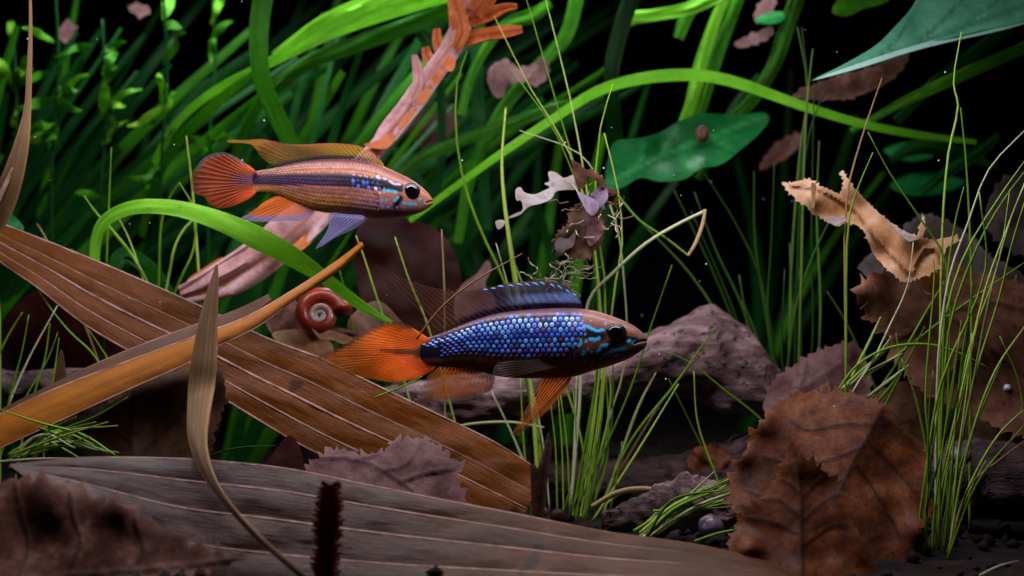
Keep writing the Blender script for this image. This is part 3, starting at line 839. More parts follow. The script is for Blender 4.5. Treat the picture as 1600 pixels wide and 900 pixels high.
# ---- upper fish
def zA(l): return conv(l, 280, 190, 3.8095)
def hA(l): return [(550 + a / 6.43, 230 + b / 6.43) for a, b in l]
A_top = zA([(440, 298), (500, 287), (560, 278), (650, 255), (750, 236), (850, 225), (950, 222), (1050, 226), (1150, 243), (1220, 268), (1300, 304), (1380, 344), (1440, 386), (1480, 424), (1500, 450), (1512, 470)])
A_bot = zA([(440, 420), (500, 420), (560, 428), (620, 450), (700, 488), (800, 528), (880, 543), (950, 550), (1050, 562), (1150, 574), (1250, 574), (1350, 564), (1440, 540), (1480, 516), (1500, 502), (1512, 490)])
A_hw = list(zip([395, 420, 460, 510, 560, 600, 630, 655, 670, 677], [2.5, 5, 11, 18, 22, 22, 19, 13, 7, 3]))
def A_col(pts, s):
    n = len(pts); x, y = pts[:, 0], pts[:, 1]
    t = np.interp(x, s.top[:, 0], s.top[:, 1]); b = np.interp(x, s.bot[:, 0], s.bot[:, 1]); f = (y - t) / np.maximum(b - t, 1)
    c = np.tile(np.array(S(190, 118, 84)), (n, 1))
    c = lerp(c, S(214, 150, 76), smooth(.66, .95, f) * (1 - smooth(520, 580, x)))
    c = lerp(c, S(176, 132, 156), smooth(530, 590, x) * smooth(.5, .8, f) * .8)
    c = lerp(c, S(136, 72, 66), (1 - smooth(.05, .3, f)) * .75)
    c = lerp(c, S(70, 28, 52), (1 - smooth(.0, .10, f)) * (1 - smooth(570, 600, x)) * smooth(430, 450, x))
    c = lerp(c, S(190, 116, 70), smooth(640, 668, x) * .8)
    # lateral stripe
    mid = np.interp(x, *np.array(zA([(300, 352), (500, 347), (800, 350), (1000, 355), (1150, 368), (1330, 400)])).T)
    hwid = np.interp(x, [370, 430, 520, 590, 630], [6, 8.5, 9.5, 8.5, 6])
    c = lerp(c, S(60, 34, 66), (1 - smooth(hwid - 1.5, hwid + 2.5, np.abs(y - mid))) * (1 - smooth(628, 634, x)))
    c = lerp(c, S(16, 10, 22), (1 - smooth(hwid - 3, hwid + 1, np.abs(y - mid))) * (1 - smooth(628, 634, x)) * smooth(500, 590, x))
    c = lerp(c, S(120, 70, 92), (1 - smooth(2, 9, np.abs(y - mid - 16))) * smooth(420, 470, x) * (1 - smooth(540, 600, x)) * .5)
    c = marks(c, pts, [(hA([(490, 520), (455, 570), (450, 600)]), 5)], S(12, 8, 14), .6)
    cy = [([(365, 440), (410, 450), (455, 458)], 12), ([(335, 428), (335, 462)], 10), ([(295, 412)], 11), ([(472, 508), (438, 548)], 13), ([(530, 568), (580, 575), (645, 580)], 12), ([(310, 540)], 15), ([(355, 540)], 12), ([(678, 528), (692, 524)], 12), ([(735, 560), (742, 548)], 13)]
    c = marks(c, pts, [(hA(p), r / 6.43) for p, r in cy], S(90, 205, 250))
    lil = [([(385, 345), (430, 377), (490, 380)], 10), ([(240, 420), (270, 440), (295, 470)], 11), ([(315, 605)], 13), ([(375, 605)], 11), ([(460, 610)], 13)] + [([(20 + 62 * k, 278 + 9 * k), (40 + 62 * k, 284 + 9 * k)], 11) for k in range(6)]
    c = marks(c, pts, [(hA(p), r / 6.43) for p, r in lil], S(220, 200, 240))
    bl = [([(20 + 50 * k, 325 + 6 * k), (22 + 50 * k, 350 + 6 * k)], 9) for k in range(6)] + [([(25 + 52 * k, 385 + 5 * k), (28 + 52 * k, 420 + 5 * k)], 9) for k in range(4)]
    c = marks(c, pts, [(hA(p), r / 6.43) for p, r in bl], S(80, 110, 220))
    return c * .72
fa = Fish('pinkish fish with dark stripe and yellow dorsal fin', 1.0, A_top, A_bot, A_hw, A_col,
          [(hA([(830, 545), (790, 545), (750, 560)]), 1.2, 4), (hA([(190, 400), (250, 480), (270, 570), (210, 690)]), 2, 1.3)], (500, 345))
fa.eye(643.6, 299.7, 14.2, 14.0)
# small scales of the upper fish: too small to pick apart, one mesh
vv = []; ff = []; cc = []; rs = random.Random(3)
for r_ in range(11):
    fr = .10 + .075 * r_
    for k in range(38):
        x = 408 + 5.4 * k + (2.7 if r_ % 2 else 0)
        if x > 600 - abs(r_ - 4) * 2: continue
        y = fa.frac(x, fr); m, h, w = fa.prof(x)
        p, X, Z, n = fa.frame(x, y); p = p + n * (.12 * MM)
        s1 = 2.9; s2 = h * .075 * 1.05
        bcol = A_col(np.array([[x, y]]), fa)[0]; bcol = np.clip(bcol * rs.uniform(.85, 1.25), 0, 1)
        i0 = len(vv); vv.append(p + n * (.55 * MM)); cc.append(bcol * 1.08)
        for q in range(8):
            an = 2 * math.pi * q / 8
            vv.append(p + X * (math.cos(an) * s1 * MM) + Z * (math.sin(an) * s2 * MM) - n * (.12 * MM)); cc.append(bcol * (.72 if math.cos(an) < .2 else 1.0))
        ff += [(i0, i0 + 1 + q, i0 + 1 + (q + 1) % 8) for q in range(8)]
so = mk('scales', vv, ff, M['skin'], fa.root, cols=np.clip(np.array(cc), 0, 1)); so['kind'] = 'stuff'

def colA_tail(v):
    x, y = v[:, 0], v[:, 1]; n = len(v)
    c = np.tile(np.array(S(140, 56, 30)), (n, 1)); a = np.full(n, .85)
    c = lerp(c, S(232, 92, 34), smooth(350, 400, x) * smooth(0, 10, np.abs(y - 281) - 10))
    c = lerp(c, S(110, 60, 38), 1 - smooth(300, 330, x))
    c = lerp(c, S(60, 40, 100), (1 - smooth(5, 11, np.abs(y - 281))) * smooth(352, 385, x))
    ed = pdist(v, zA([(400, 255), (330, 210), (270, 185), (210, 190), (150, 215), (100, 270)]))
    c = lerp(c, S(120, 130, 160), (1 - smooth(1, 5, ed)) * .6); a = np.where(ed < 4, .35, a)
    a = a - .25 * (1 - smooth(298, 320, x))
    return np.column_stack([c, a])
fa.fin('tail_fin', zA([(455, 295), (400, 250), (330, 206), (270, 183), (210, 188), (150, 213), (100, 270), (72, 330), (68, 385), (92, 428), (150, 445), (175, 485), (230, 514), (300, 508), (380, 478), (455, 428), (470, 360)]), 0,
       zA([(455, 300), (440, 335), (440, 380), (455, 420)]), zA([(390, 250), (280, 190), (160, 215), (90, 300), (75, 385), (150, 442), (200, 500), (300, 505), (380, 475)]), 22, colA_tail, RAY_R, 1.7, .8, res=3.5, amp=.1)
def colA_dors(v):
    x, y = v[:, 0], v[:, 1]; n = len(v)
    t = np.interp(x, fa.top[:, 0], fa.top[:, 1]); up = t - y
    c = np.tile(np.array(S(170, 112, 44)), (n, 1)); a = np.full(n, .66)
    c = lerp(c, S(226, 170, 60), smooth(470, 540, x) * .8)
    c = lerp(c, S(70, 30, 56), (1 - smooth(3, 8, up)) * (1 - smooth(565, 590, x)))
    ed = pdist(v, zA([(1180, 213), (1130, 173), (1060, 143), (950, 130), (850, 130), (750, 136), (640, 136), (560, 118), (490, 104)]))
    c = lerp(c, S(196, 92, 56), (1 - smooth(1.5, 5, ed)) * .85)
    a = a - .4 * smooth(0, 1, (440 - x) / 30) * smooth(225, 240, y)
    return np.column_stack([c, np.clip(a, .2, 1)])
fa.fin('dorsal_fin', zA([(1222, 272), (1215, 252), (1180, 213), (1130, 173), (1060, 143), (950, 130), (850, 130), (750, 136), (640, 136), (560, 118), (490, 104), (400, 110), (284, 112), (284, 120), (400, 130), (438, 142), (478, 200), (530, 244), (600, 276), (660, 262), (800, 240), (950, 230), (1100, 240)]), .02,
       zA([(1215, 268), (1100, 240), (950, 228), (800, 236), (630, 268)]), zA([(1170, 205), (1040, 140), (900, 132), (720, 138), (520, 112), (450, 150), (520, 235)]), 27, colA_dors, S(58, 26, 22), 1.7, .9, res=3.5, amp=.06, ray_mix=.85, ray_gain=1.0)
def colA_anal(v):
    x, y = v[:, 0], v[:, 1]; n = len(v)
    c = np.tile(np.array(S(226, 120, 50)), (n, 1)); a = np.full(n, .8)
    d = pdist(v, zA([(800, 530), (740, 582), (640, 588), (480, 594), (370, 577)]))
    c = lerp(c, S(140, 130, 180), (1 - smooth(4, 11, d)) * .95)
    return np.column_stack([c, a - .2 * (1 - smooth(375, 400, x))])
fa.fin('anal_fin', zA([(805, 522), (740, 584), (640, 590), (480, 596), (366, 578), (450, 530), (490, 490), (550, 455), (600, 440), (700, 480)]), 0, zA([(795, 524), (700, 486), (610, 448)]), zA([(740, 582), (480, 592), (372, 576), (470, 505)]), 13, colA_anal, RAY_O, 1.1, .5, res=3.5, amp=.06)
for dy in (-.2, .15):
    fa.fin('pelvic_fin', [(p[0] + (7 if dy > 0 else 0), p[1] - (3 if dy > 0 else 0)) for p in zA([(1105, 566), (1050, 628), (900, 704), (812, 758), (848, 700), (890, 630), (892, 548), (1000, 552)])], dy, zA([(1095, 572), (920, 556)]), zA([(870, 718), (820, 750), (850, 700), (890, 630)]), 9,
           lambda v: np.column_stack([np.tile(np.array(S(150, 140, 190)), (len(v), 1)), np.full(len(v), .68)]), RAY_G, 1.1, .5, res=3.5, amp=.04)

# ------------------------------------------------------------------ palm strips and dried straps
def at_floor(px, y): return P(px, floor_py(y), y)

t = thing('palm_leaf', 'broad brown pleated palm strip slanting under the crossing golden strip', 'palm leaf', at_floor(700, 2))
o, rib = band('blade', [(-20, 340), (0, 348), (160, 412), (320, 482), (420, 530), (500, 560), (600, 608), (700, 655), (780, 695), (850, 740)],
              [(-20, 388), (0, 408), (60, 450), (130, 505), (215, 555), (330, 612), (480, 700), (620, 765), (720, 815), (800, 845)],
              (2.9, 2.0), (2.55, 1.75), M['palm_a'], t, nl=130, nc=41, pleats=(0, .3, .525, .775, 1), ph=.018, amp=.07, seed=1)
for tt, w in ((0, 4), (.3, 2.2), (.525, 5.0), (.775, 3.2), (1, 3)): rib(tt, w, M['rib'])

t = thing('palm_leaf', 'golden folded palm strip crossing over the broad brown strip', 'palm leaf', at_floor(20, -.3))
o, rib = band('front_fold', [(-20, 655), (0, 648), (77, 612), (200, 565), (311, 524), (385, 496), (455, 456), (518, 415), (566, 379)],
              [(-20, 712), (0, 701), (100, 655), (196, 611), (297, 566), (343, 540), (402, 511), (455, 472), (525, 425), (569, 384)],
              (-.2, .5), (-.75, .35), M['palm_b'], t, nl=110, nc=17, amp=.04, seed=4, bow=.12)
rib(0, 4.2, M['rib']); rib(1, 2.0, M['rib'])
o, rib = band('back_fold', [(-20, 652), (60, 612), (180, 556), (311, 506), (370, 485), (420, 461)], [(-20, 657), (77, 615), (200, 567), (311, 526), (385, 498), (424, 470)],
              (.5, .95), (-.16, .45), M['palm_d'], t, nl=70, nc=11, amp=.03, seed=6)
rib(0, 2.8, M['rib'])

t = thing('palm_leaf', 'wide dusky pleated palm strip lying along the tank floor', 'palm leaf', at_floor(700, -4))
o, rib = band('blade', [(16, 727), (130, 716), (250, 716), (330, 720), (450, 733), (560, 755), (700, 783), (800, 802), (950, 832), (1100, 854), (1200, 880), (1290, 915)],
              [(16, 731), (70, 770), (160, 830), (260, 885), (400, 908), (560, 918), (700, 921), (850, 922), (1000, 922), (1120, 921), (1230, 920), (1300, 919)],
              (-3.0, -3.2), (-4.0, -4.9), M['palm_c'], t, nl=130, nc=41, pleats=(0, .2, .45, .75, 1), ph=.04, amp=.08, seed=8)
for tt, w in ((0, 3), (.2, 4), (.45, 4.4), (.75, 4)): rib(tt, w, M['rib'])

t = thing('dried_strap_leaf', 'upright narrow dried strap leaf with twisted thin stalk over the palm strips', 'dried leaf', at_floor(500, -5.6))
ribbon('blade', [(339, 414, -1.2, 3), (333, 455, -1.25, 17), (326, 500, -1.3, 28), (320, 560, -1.4, 40, 10), (314, 620, -1.6, 44, 15), (310, 670, -2.6, 42, 15), (316, 715, -3.6, 30, 20), (338, 762, -4.4, 15, 20), (372, 806, -5.0, 10, 20), (415, 850, -5.4, 9, 0), (465, 893, -5.7, 9, 0), (500, 925, -5.8, 8, 0)], M['strap'], t, n=9, seg=88, fold=.10, wave=.05, seed=3, solid=.0004)

t = thing('dried_strap_leaf', 'thin brown dried strap leaf hanging against the green thicket', 'dried leaf', P(-5, 345, 1.5))
ribbon('blade', [(47, -30, 1.2, 3), (48, 40, 1.2, 5), (46, 110, 1.2, 8), (43, 170, 1.2, 11), (35, 220, 1.2, 22), (22, 270, 1.3, 32), (4, 318, 1.5, 40), (-22, 360, 1.7, 46)], M['strap'], t, n=9, seg=60, fold=.12, wave=.04, seed=5)
ribbon('blade_fold', [(20, 262, 1.22, 4), (8, 290, 1.25, 7), (-8, 322, 1.3, 9)], M['rib'], t, n=3, seg=14)

# ------------------------------------------------------------------ dead leaves
def one(name, label, cat, outline, y0, mat, base=None, **kw):
    c = np.mean(np.array(outline), 0); b = max(p[1] for p in outline)
    o = sheet(name, outline, y0, mat, origin=P(c[0], b, y0), **kw)
    return tag(o, label, cat)
def c1(l): return conv(l, 1040, 585, 2.857)
def c2(l): return conv(l, 520, 585, 2.857)
def c7(l): return conv(l, 0, 585, 2.857)
def c8(l): return conv(l, 1040, 250, 2.857)

big = c1([(975, 150), (850, 92), (660, 78), (540, 115), (450, 190), (390, 270), (340, 380), (295, 460), (290, 560), (330, 640), (380, 720), (450, 820), (600, 880), (850, 905), (1080, 890), (1140, 800), (1130, 690), (1190, 600), (1150, 480), (1160, 360), (1100, 280), (1010, 200)])
def fold_y(v):
    a = np.array(c1([(965, 155)])[0]); b = np.array(c1([(740, 620)])[0]); d = (b - a) / np.hypot(*(b - a))
    s = (v[:, 0] - a[0]) * d[1] - (v[:, 1] - a[1]) * d[0]
    return .0020 * np.abs(s)
one('serrated_leaf', 'large round rust-brown serrated leaf with dark midrib standing by the grass', 'dead leaf', big, -1.6, M['leaf_rust'], res=4, gy=.55, gx=.0, amp=.15, nsc=55, seed=1, teeth=(19, 8),
    veins=[(c1([(970, 150), (900, 290), (840, 390), (790, 500), (735, 640), (700, 800)]), 3.4), c1([(925, 225), (780, 225), (640, 250), (560, 215)]), c1([(870, 330), (720, 385), (560, 400), (440, 370)]), c1([(810, 460), (640, 560), (480, 560), (360, 520)]), (c1([(850, 405), (950, 550), (1040, 710)]), 2.8), c1([(955, 180), (1050, 250), (1130, 350)]), c1([(900, 300), (1020, 420), (1140, 560)]), c1([(760, 600), (860, 740), (950, 860)])],
    vh=.015, bumps=[(1185, 660, 26, -.25), (1160, 710, 20, -.2), (1440, 825, 26, -.25)], yfun=fold_y)
fr = c1([(560, 290), (590, 350), (640, 385), (700, 425), (770, 510), (810, 620), (870, 740), (930, 860), (900, 900), (700, 905), (500, 890), (400, 815), (285, 775), (320, 690), (365, 600), (430, 555), (495, 460), (528, 400), (545, 340)])
one('serrated_leaf', 'smaller pointed rust serrated leaf leaning on the large round one', 'dead leaf', fr, -3.0, M['leaf_rust'], res=4, gy=.5, amp=.16, nsc=40, seed=3, teeth=(15, 7),
    veins=[(c1([(560, 290), (592, 400), (606, 560), (606, 700), (612, 880)]), 2.8), c1([(604, 540), (540, 480), (500, 470)]), c1([(606, 640), (500, 560), (430, 560)]), c1([(608, 720), (480, 660), (360, 640)]), c1([(604, 560), (680, 480), (720, 450)]), c1([(606, 660), (720, 560), (780, 530)]), c1([(610, 770), (740, 680), (830, 680)])], vh=.015,
    yfun=lambda v: .003 * np.abs(v[:, 0] - 1250), bumps=[(1170, 855, 20, -.3)])

tan = thing('curled_leaf', 'torn tan leaf with curled arm rising beside the grass', 'dead leaf', P(1420, 690, 2.2))
arm = c8([(530, 108), (585, 97), (640, 84), (680, 115), (780, 155), (798, 100), (790, 75), (776, 55), (795, 58), (825, 105), (900, 190), (980, 260), (1060, 320), (1125, 345), (1140, 290), (1148, 245), (1160, 290), (1145, 352), (1190, 358), (1300, 340), (1312, 362), (1250, 390), (1235, 480), (1150, 520), (1060, 545), (985, 485), (930, 425), (885, 310), (820, 275), (765, 296), (720, 276), (690, 248), (655, 244), (632, 205), (600, 188), (570, 162), (535, 130)])
sheet('upper_lobe', arm, 1.6, M['leaf_tan'], tan, res=4, smooth_outline=False, teeth=(8, 1.8, True, 1.3), gx=-.25, gy=.35, amp=.16, nsc=40, seed=7, veins=[(c8([(560, 110), (700, 140), (820, 205), (900, 300), (1000, 420), (1080, 500)]), 2.2), c8([(1100, 500), (1150, 400), (1200, 395), (1225, 450)])], vh=.1,
      bumps=[(1340, 330, 26, .35), (1430, 370, 22, -.4), (1375, 400, 24, .3), (1275, 310, 18, -.3)])
sheet('torn_film', c8([(716, 262), (736, 250), (770, 258), (790, 250), (812, 270), (772, 288), (760, 298), (742, 280)]), 1.45, M['leaf_film'], tan, res=3, amp=.05, gy=1.2, smooth_outline=False)
sheet('curled_tip', c8([(652, 100), (670, 108), (668, 160), (662, 215), (655, 215), (652, 160)]), 1.38, M['leaf_tan'], tan, res=4, amp=.08, gx=.8)
sheet('curled_edge', c8([(1000, 292), (1060, 318), (1122, 340), (1136, 300), (1146, 240), (1158, 262), (1160, 310), (1138, 352), (1088, 366), (1046, 338)]), 1.2, M['leaf_film'], tan, res=3, amp=.08, gy=1.2, smooth_outline=False)
lobe = c8([(1080, 470), (1000, 490), (930, 520), (850, 572), (860, 622), (900, 640), (888, 712), (940, 722), (960, 770), (1000, 772), (1000, 850), (1060, 930), (1130, 1010), (1230, 1080), (1400, 1150), (1600, 1230), (1720, 1230), (1720, 610), (1600, 560), (1500, 530), (1380, 500), (1290, 465), (1180, 455)])
sheet('lower_lobe', lobe, 2.3, M['leaf_cocoa'], tan, res=5, gy=.25, gx=.25, amp=.28, nsc=60, seed=5, teeth=(18, 7), veins=[c8([(1100, 500), (1200, 640), (1400, 800), (1650, 1000)]), c8([(1200, 640), (1100, 760), (1020, 800)]), c8([(1350, 760), (1300, 900), (1250, 1000)]), c8([(1250, 680), (1450, 640), (1650, 680)])], vh=.06, bumps=[(1350, 450, 28, -.5)])
sheet('folded_flap', c8([(1120, 500), (1150, 465), (1200, 470), (1240, 500), (1235, 540), (1210, 590), (1170, 600), (1140, 560)]), 1.35, M['leaf_tan'], tan, res=5, amp=.15, gy=.5, gx=.4)

one('dead_leaf', 'drab grey-brown leaf behind the torn tan leaf', 'dead leaf', c8([(870, 480), (900, 430), (1000, 380), (1080, 290), (1150, 245), (1230, 262), (1350, 330), (1450, 430), (1620, 540), (1620, 660), (1300, 560), (1100, 480), (980, 540), (900, 520)]), 4.6, M['leaf_grey'], res=9, gy=.3, amp=.3, seed=2, teeth=(14, 3))
one('dead_leaf', 'dark olive-brown leaf at the far end of the grass on the dark log', 'dead leaf', [(1560, 290), (1590, 270), (1640, 260), (1640, 400), (1580, 390), (1540, 350)], 5.5, M['leaf_grey'], res=6, amp=.3, seed=12, teeth=(18, 4))
one('dead_leaf', 'mauve leaf tucked behind the large round serrated leaf', 'dead leaf', [(1198, 650), (1205, 600), (1240, 572), (1290, 545), (1335, 538), (1360, 590), (1345, 640), (1280, 660)], 3.4, M['leaf_mauve'], res=5, gy=.6, amp=.25, nsc=35, seed=4, teeth=(14, 4), veins=[[(1205, 640), (1340, 552)], [(1250, 610), (1262, 566)], [(1280, 592), (1320, 610)]])
one('dead_leaf', 'broad brown leaf on the floor under the torn tan leaf', 'dead leaf', [(1340, 640), (1400, 600), (1480, 590), (1560, 575), (1640, 570), (1640, 690), (1560, 700), (1480, 706), (1400, 704), (1350, 690)], 3.0, M['leaf_brown'], res=8, gy=.8, amp=.35, seed=6, teeth=(16, 3), veins=[[(1350, 680), (1480, 640), (1640, 600)]])
one('dead_leaf', 'small orange-brown curled leaf beside the thin grass on the dark slab', 'dead leaf', [(1074, 722), (1088, 700), (1106, 697), (1118, 692), (1140, 716), (1132, 734), (1104, 728), (1090, 738)], 3.8, M['leaf_rust'], res=4, gy=.7, amp=.3, nsc=14, seed=8, teeth=(8, 2))
one('dead_leaf', 'ragged mauve serrated leaf between two palm strips', 'dead leaf', c2([(-120, 420), (-60, 372), (0, 338), (60, 342), (110, 362), (200, 352), (252, 342), (258, 302), (330, 296), (380, 286), (450, 312), (520, 370), (590, 405), (552, 450), (560, 490), (592, 540), (575, 580), (400, 640), (0, 600), (-120, 540)]), -1.4, M['leaf_mauve'], res=4, gy=.7, amp=.2, nsc=40, seed=9, teeth=(14, 6),
    veins=[(c2([(-60, 370), (100, 380), (230, 430), (360, 520)]), 2), c2([(100, 380), (200, 355), (300, 300)]), c2([(230, 430), (330, 400), (400, 300)]), c2([(300, 480), (420, 440), (540, 420)])], vh=.03)
one('serrated_leaf', 'brown serrated leaf lying in front of the wide dusky palm strip', 'dead leaf', c7([(-60, 480), (0, 478), (80, 474), (150, 482), (245, 482), (320, 505), (370, 525), (430, 560), (480, 588), (560, 580), (610, 625), (690, 680), (770, 700), (820, 745), (900, 790), (960, 800), (1075, 820), (1000, 850), (850, 868), (560, 890), (300, 920), (0, 960), (-80, 960)]), -5.75, M['leaf_rust2'], res=4, gy=.75, amp=.12, nsc=60, seed=10, teeth=(30, 12),
    veins=[c7([(60, 960), (130, 760), (100, 640), (70, 490)]), c7([(300, 900), (360, 740), (330, 640), (310, 520)]), c7([(560, 880), (640, 800), (600, 640)]), (c7([(-60, 960), (300, 900), (700, 870), (1060, 825)]), 3)], vh=.02, bumps=[(80, 765, 50, -.3), (190, 785, 40, -.25)])
one('dead_leaf', 'speckled olive-brown leaf under the golden palm strip', 'dead leaf', [(136, 690), (165, 640), (215, 600), (280, 580), (338, 572), (352, 620), (336, 668), (322, 716), (262, 738), (190, 742), (150, 735)], .9, M['leaf_brown'], teeth=(16, 4), res=5, gy=.5, amp=.2, seed=11, veins=[([(205, 730), (208, 600)], 2), [(215, 720), (290, 640), (345, 580)], [(205, 690), (160, 660)]])
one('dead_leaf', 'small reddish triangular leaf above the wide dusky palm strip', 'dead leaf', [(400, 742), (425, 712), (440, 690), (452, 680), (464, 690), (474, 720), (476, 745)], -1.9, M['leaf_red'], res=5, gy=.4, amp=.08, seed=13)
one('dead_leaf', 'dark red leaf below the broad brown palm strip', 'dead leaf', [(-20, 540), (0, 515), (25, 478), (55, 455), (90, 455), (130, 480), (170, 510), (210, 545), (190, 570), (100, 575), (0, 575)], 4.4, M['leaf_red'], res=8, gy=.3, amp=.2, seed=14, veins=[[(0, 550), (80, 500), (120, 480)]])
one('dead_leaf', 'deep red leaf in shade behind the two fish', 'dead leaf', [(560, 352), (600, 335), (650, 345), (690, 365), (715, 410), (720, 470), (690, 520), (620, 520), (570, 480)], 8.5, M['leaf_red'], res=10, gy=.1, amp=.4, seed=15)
one('dead_leaf', 'dusky brown leaf edge poking up behind the blue dorsal fin', 'dead leaf', [(710, 470), (722, 445), (745, 428), (762, 406), (768, 420), (758, 445), (775, 470), (760, 520), (720, 520)], 5.8, M['leaf_mauve'], res=6, gy=.3, amp=.15, seed=16)
one('leaf_shard', 'upright split brown leaf shard in front of the tall grass tuft', 'dead leaf', c2([(880, 402), (898, 398), (915, 422), (930, 370), (945, 320), (962, 260), (978, 320), (968, 420), (950, 520), (942, 650), (890, 650), (884, 500)]), -1.2, M['leaf_umber'], res=4, amp=.06, smooth_outline=False, veins=[c2([(962, 270), (940, 420), (925, 640)])], seed=17, gx=.5)
one('leaf_shard', 'thin grey-brown pointed shard on the pale lilac driftwood', 'dead leaf', [(82, 608), (88, 570), (96, 546), (102, 575), (104, 608)], 2.6, M['leaf_brown'], res=4, amp=.04, seed=18)
t = thing('leaf_litter', 'crumpled tan leaf scraps under the red snail', 'dead leaf', P(500, 575, 2.9))
sheet('scrap', [(425, 522), (455, 515), (490, 520), (520, 540), (512, 575), (470, 570), (445, 545)], 3.2, M['leaf_tan'], t, res=4, amp=.12, gy=.9, seed=3)
sheet('scrap', [(487, 512), (500, 522), (514, 516), (530, 520), (552, 530), (540, 538), (520, 532), (500, 530)], 2.6, M['leaf_tan'], t, res=3.5, amp=.12, gy=.8, seed=4)
sheet('scrap', [(545, 500), (590, 470), (625, 500), (660, 545), (640, 600), (590, 590), (550, 560)], 4.0, M['leaf_brown'], t, res=6, amp=.25, gy=.5, seed=5)
sheet('scrap', [(415, 500), (450, 465), (470, 480), (470, 520), (440, 535)], 4.2, M['leaf_umber'], t, res=6, amp=.2, gy=.3, seed=6)

# background dead leaves
for k, (ol, mt, lab, y) in enumerate([
    ([(762, 126), (768, 104), (790, 96), (812, 108), (838, 100), (826, 122), (796, 134), (782, 154), (770, 146)], 'leaf_mauve', 'pale pink leaf among the green ribbons above the debris clump', 8.5),
    ([(826, 118), (850, 90), (858, 110), (835, 135)], 'leaf_mauve', 'small mauve leaf beside the pale pink leaf', 8.8),
    ([(1180, 25), (1196, -5), (1212, -5), (1206, 20), (1190, 36)], 'leaf_mauve', 'small pink leaf near the top between green ribbons', 9.5),
    ([(1148, 68), (1175, 55), (1206, 42), (1208, 52), (1180, 68), (1152, 74)], 'leaf_mauve', 'narrow dusky pink leaf under the small green pointed leaf', 9.5),
    ([(1240, 150), (1300, 122), (1360, 106), (1420, 78), (1400, 118), (1340, 150), (1290, 156)], 'leaf_umber', 'dull amber leaf hanging under the large glossy leaf', 7.5),
    ([(1190, 262), (1206, 232), (1232, 214), (1262, 208), (1246, 232), (1222, 250)], 'leaf_umber', 'blurred brown leaf behind the green spotted leaf', 12),
    ([(90, 60), (100, 36), (115, 40), (112, 60)], 'leaf_mauve', 'small pinkish leaf scrap in the green thicket', 12),
    ([(200, 12), (215, 6), (235, 15), (222, 26)], 'leaf_mauve', 'tiny salmon leaf scrap at the top of the thicket', 12),
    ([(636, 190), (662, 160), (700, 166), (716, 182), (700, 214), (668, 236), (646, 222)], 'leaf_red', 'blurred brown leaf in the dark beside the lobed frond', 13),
    ([(420, 330), (470, 330), (490, 370), (440, 400)], 'leaf_umber', 'brown leaf piece in shade under the striped fish', 7.5),
]):
    one('dead_leaf', lab, 'dead leaf', ol, y, M[mt], res=6, teeth=(15, 2.2, True, 1.2), amp=.25, gy=.4, seed=20 + k)

# ------------------------------------------------------------------ dried lobed frond
t = thing('dried_frond', 'dried pink and orange lobed frond rising behind the striped fish', 'frond', P(300, 460, 4))
ribbon('blade', [(752, -25, 4.6, 46, 20), (728, 25, 4.6, 34, 20), (706, 72, 4.5, 30, 10), (680, 112, 4.5, 30), (646, 158, 4.4, 34), (612, 202, 4.3, 34), (582, 240, 4.2, 26), (545, 278, 4.1, 34), (500, 322, 4.0, 50, -10), (455, 362, 4.0, 62, -15), (405, 404, 4.0, 62, -20), (345, 438, 4.0, 52, -15), (285, 462, 4.0, 30, -10)], M['frond_pink'], t, n=13, seg=110, fold=.16, wave=.28, seed=2, solid=.0008)
for k, l in enumerate([[(728, 62, 4.4, 22), (760, 54, 4.2, 19), (790, 50, 4.0, 18), (816, 46, 3.9, 9)], [(735, 30, 4.5, 26), (765, 22, 4.3, 22), (790, 12, 4.2, 14), (808, 10, 4.2, 8)], [(715, 40, 4.4, 26), (712, 5, 4.3, 24), (700, -25, 4.3, 18)],
                       [(742, 20, 4.3, 30), (762, -5, 4.2, 26), (775, -30, 4.2, 20)], [(692, 88, 4.6, 16), (684, 66, 4.7, 13), (683, 46, 4.8, 9)], [(678, 102, 4.7, 16), (668, 88, 4.9, 13), (665, 75, 5, 9)], [(640, 162, 4.4, 20), (654, 130, 4.3, 15), (652, 105, 4.3, 12), (648, 86, 4.3, 6)],
                       [(712, 75, 4.2, 14), (722, 50, 4.1, 20), (716, 18, 4.1, 18)]]):
    ribbon('lobe', l, M['frond_orange'] if k != 6 else M['frond_pink'], t, n=7, seg=22, fold=.2, wave=.2, seed=k + 4, solid=.0008)
for k, ol in enumerate([[(700, 86), (712, 92), (706, 112), (692, 106), (694, 94)], [(684, 112), (692, 106), (690, 124), (674, 134), (676, 118)], [(664, 140), (676, 134), (668, 154), (652, 166), (654, 150)], [(568, 226), (590, 220), (612, 208), (618, 216), (604, 232), (586, 232)],
                        [(640, 176), (652, 168), (640, 188), (622, 204), (626, 192)], [(470, 372), (500, 345), (492, 372), (470, 392), (440, 402)], [(350, 445), (385, 425), (420, 398), (410, 420), (388, 436), (376, 450), (360, 460)], [(292, 440), (320, 418), (350, 402), (342, 430), (310, 450)]]):
    sheet('margin_curl', ol, 4.0 - .05 * (k % 2), M['frond_orange'], t, res=4, amp=.12, gy=.5, seed=k)

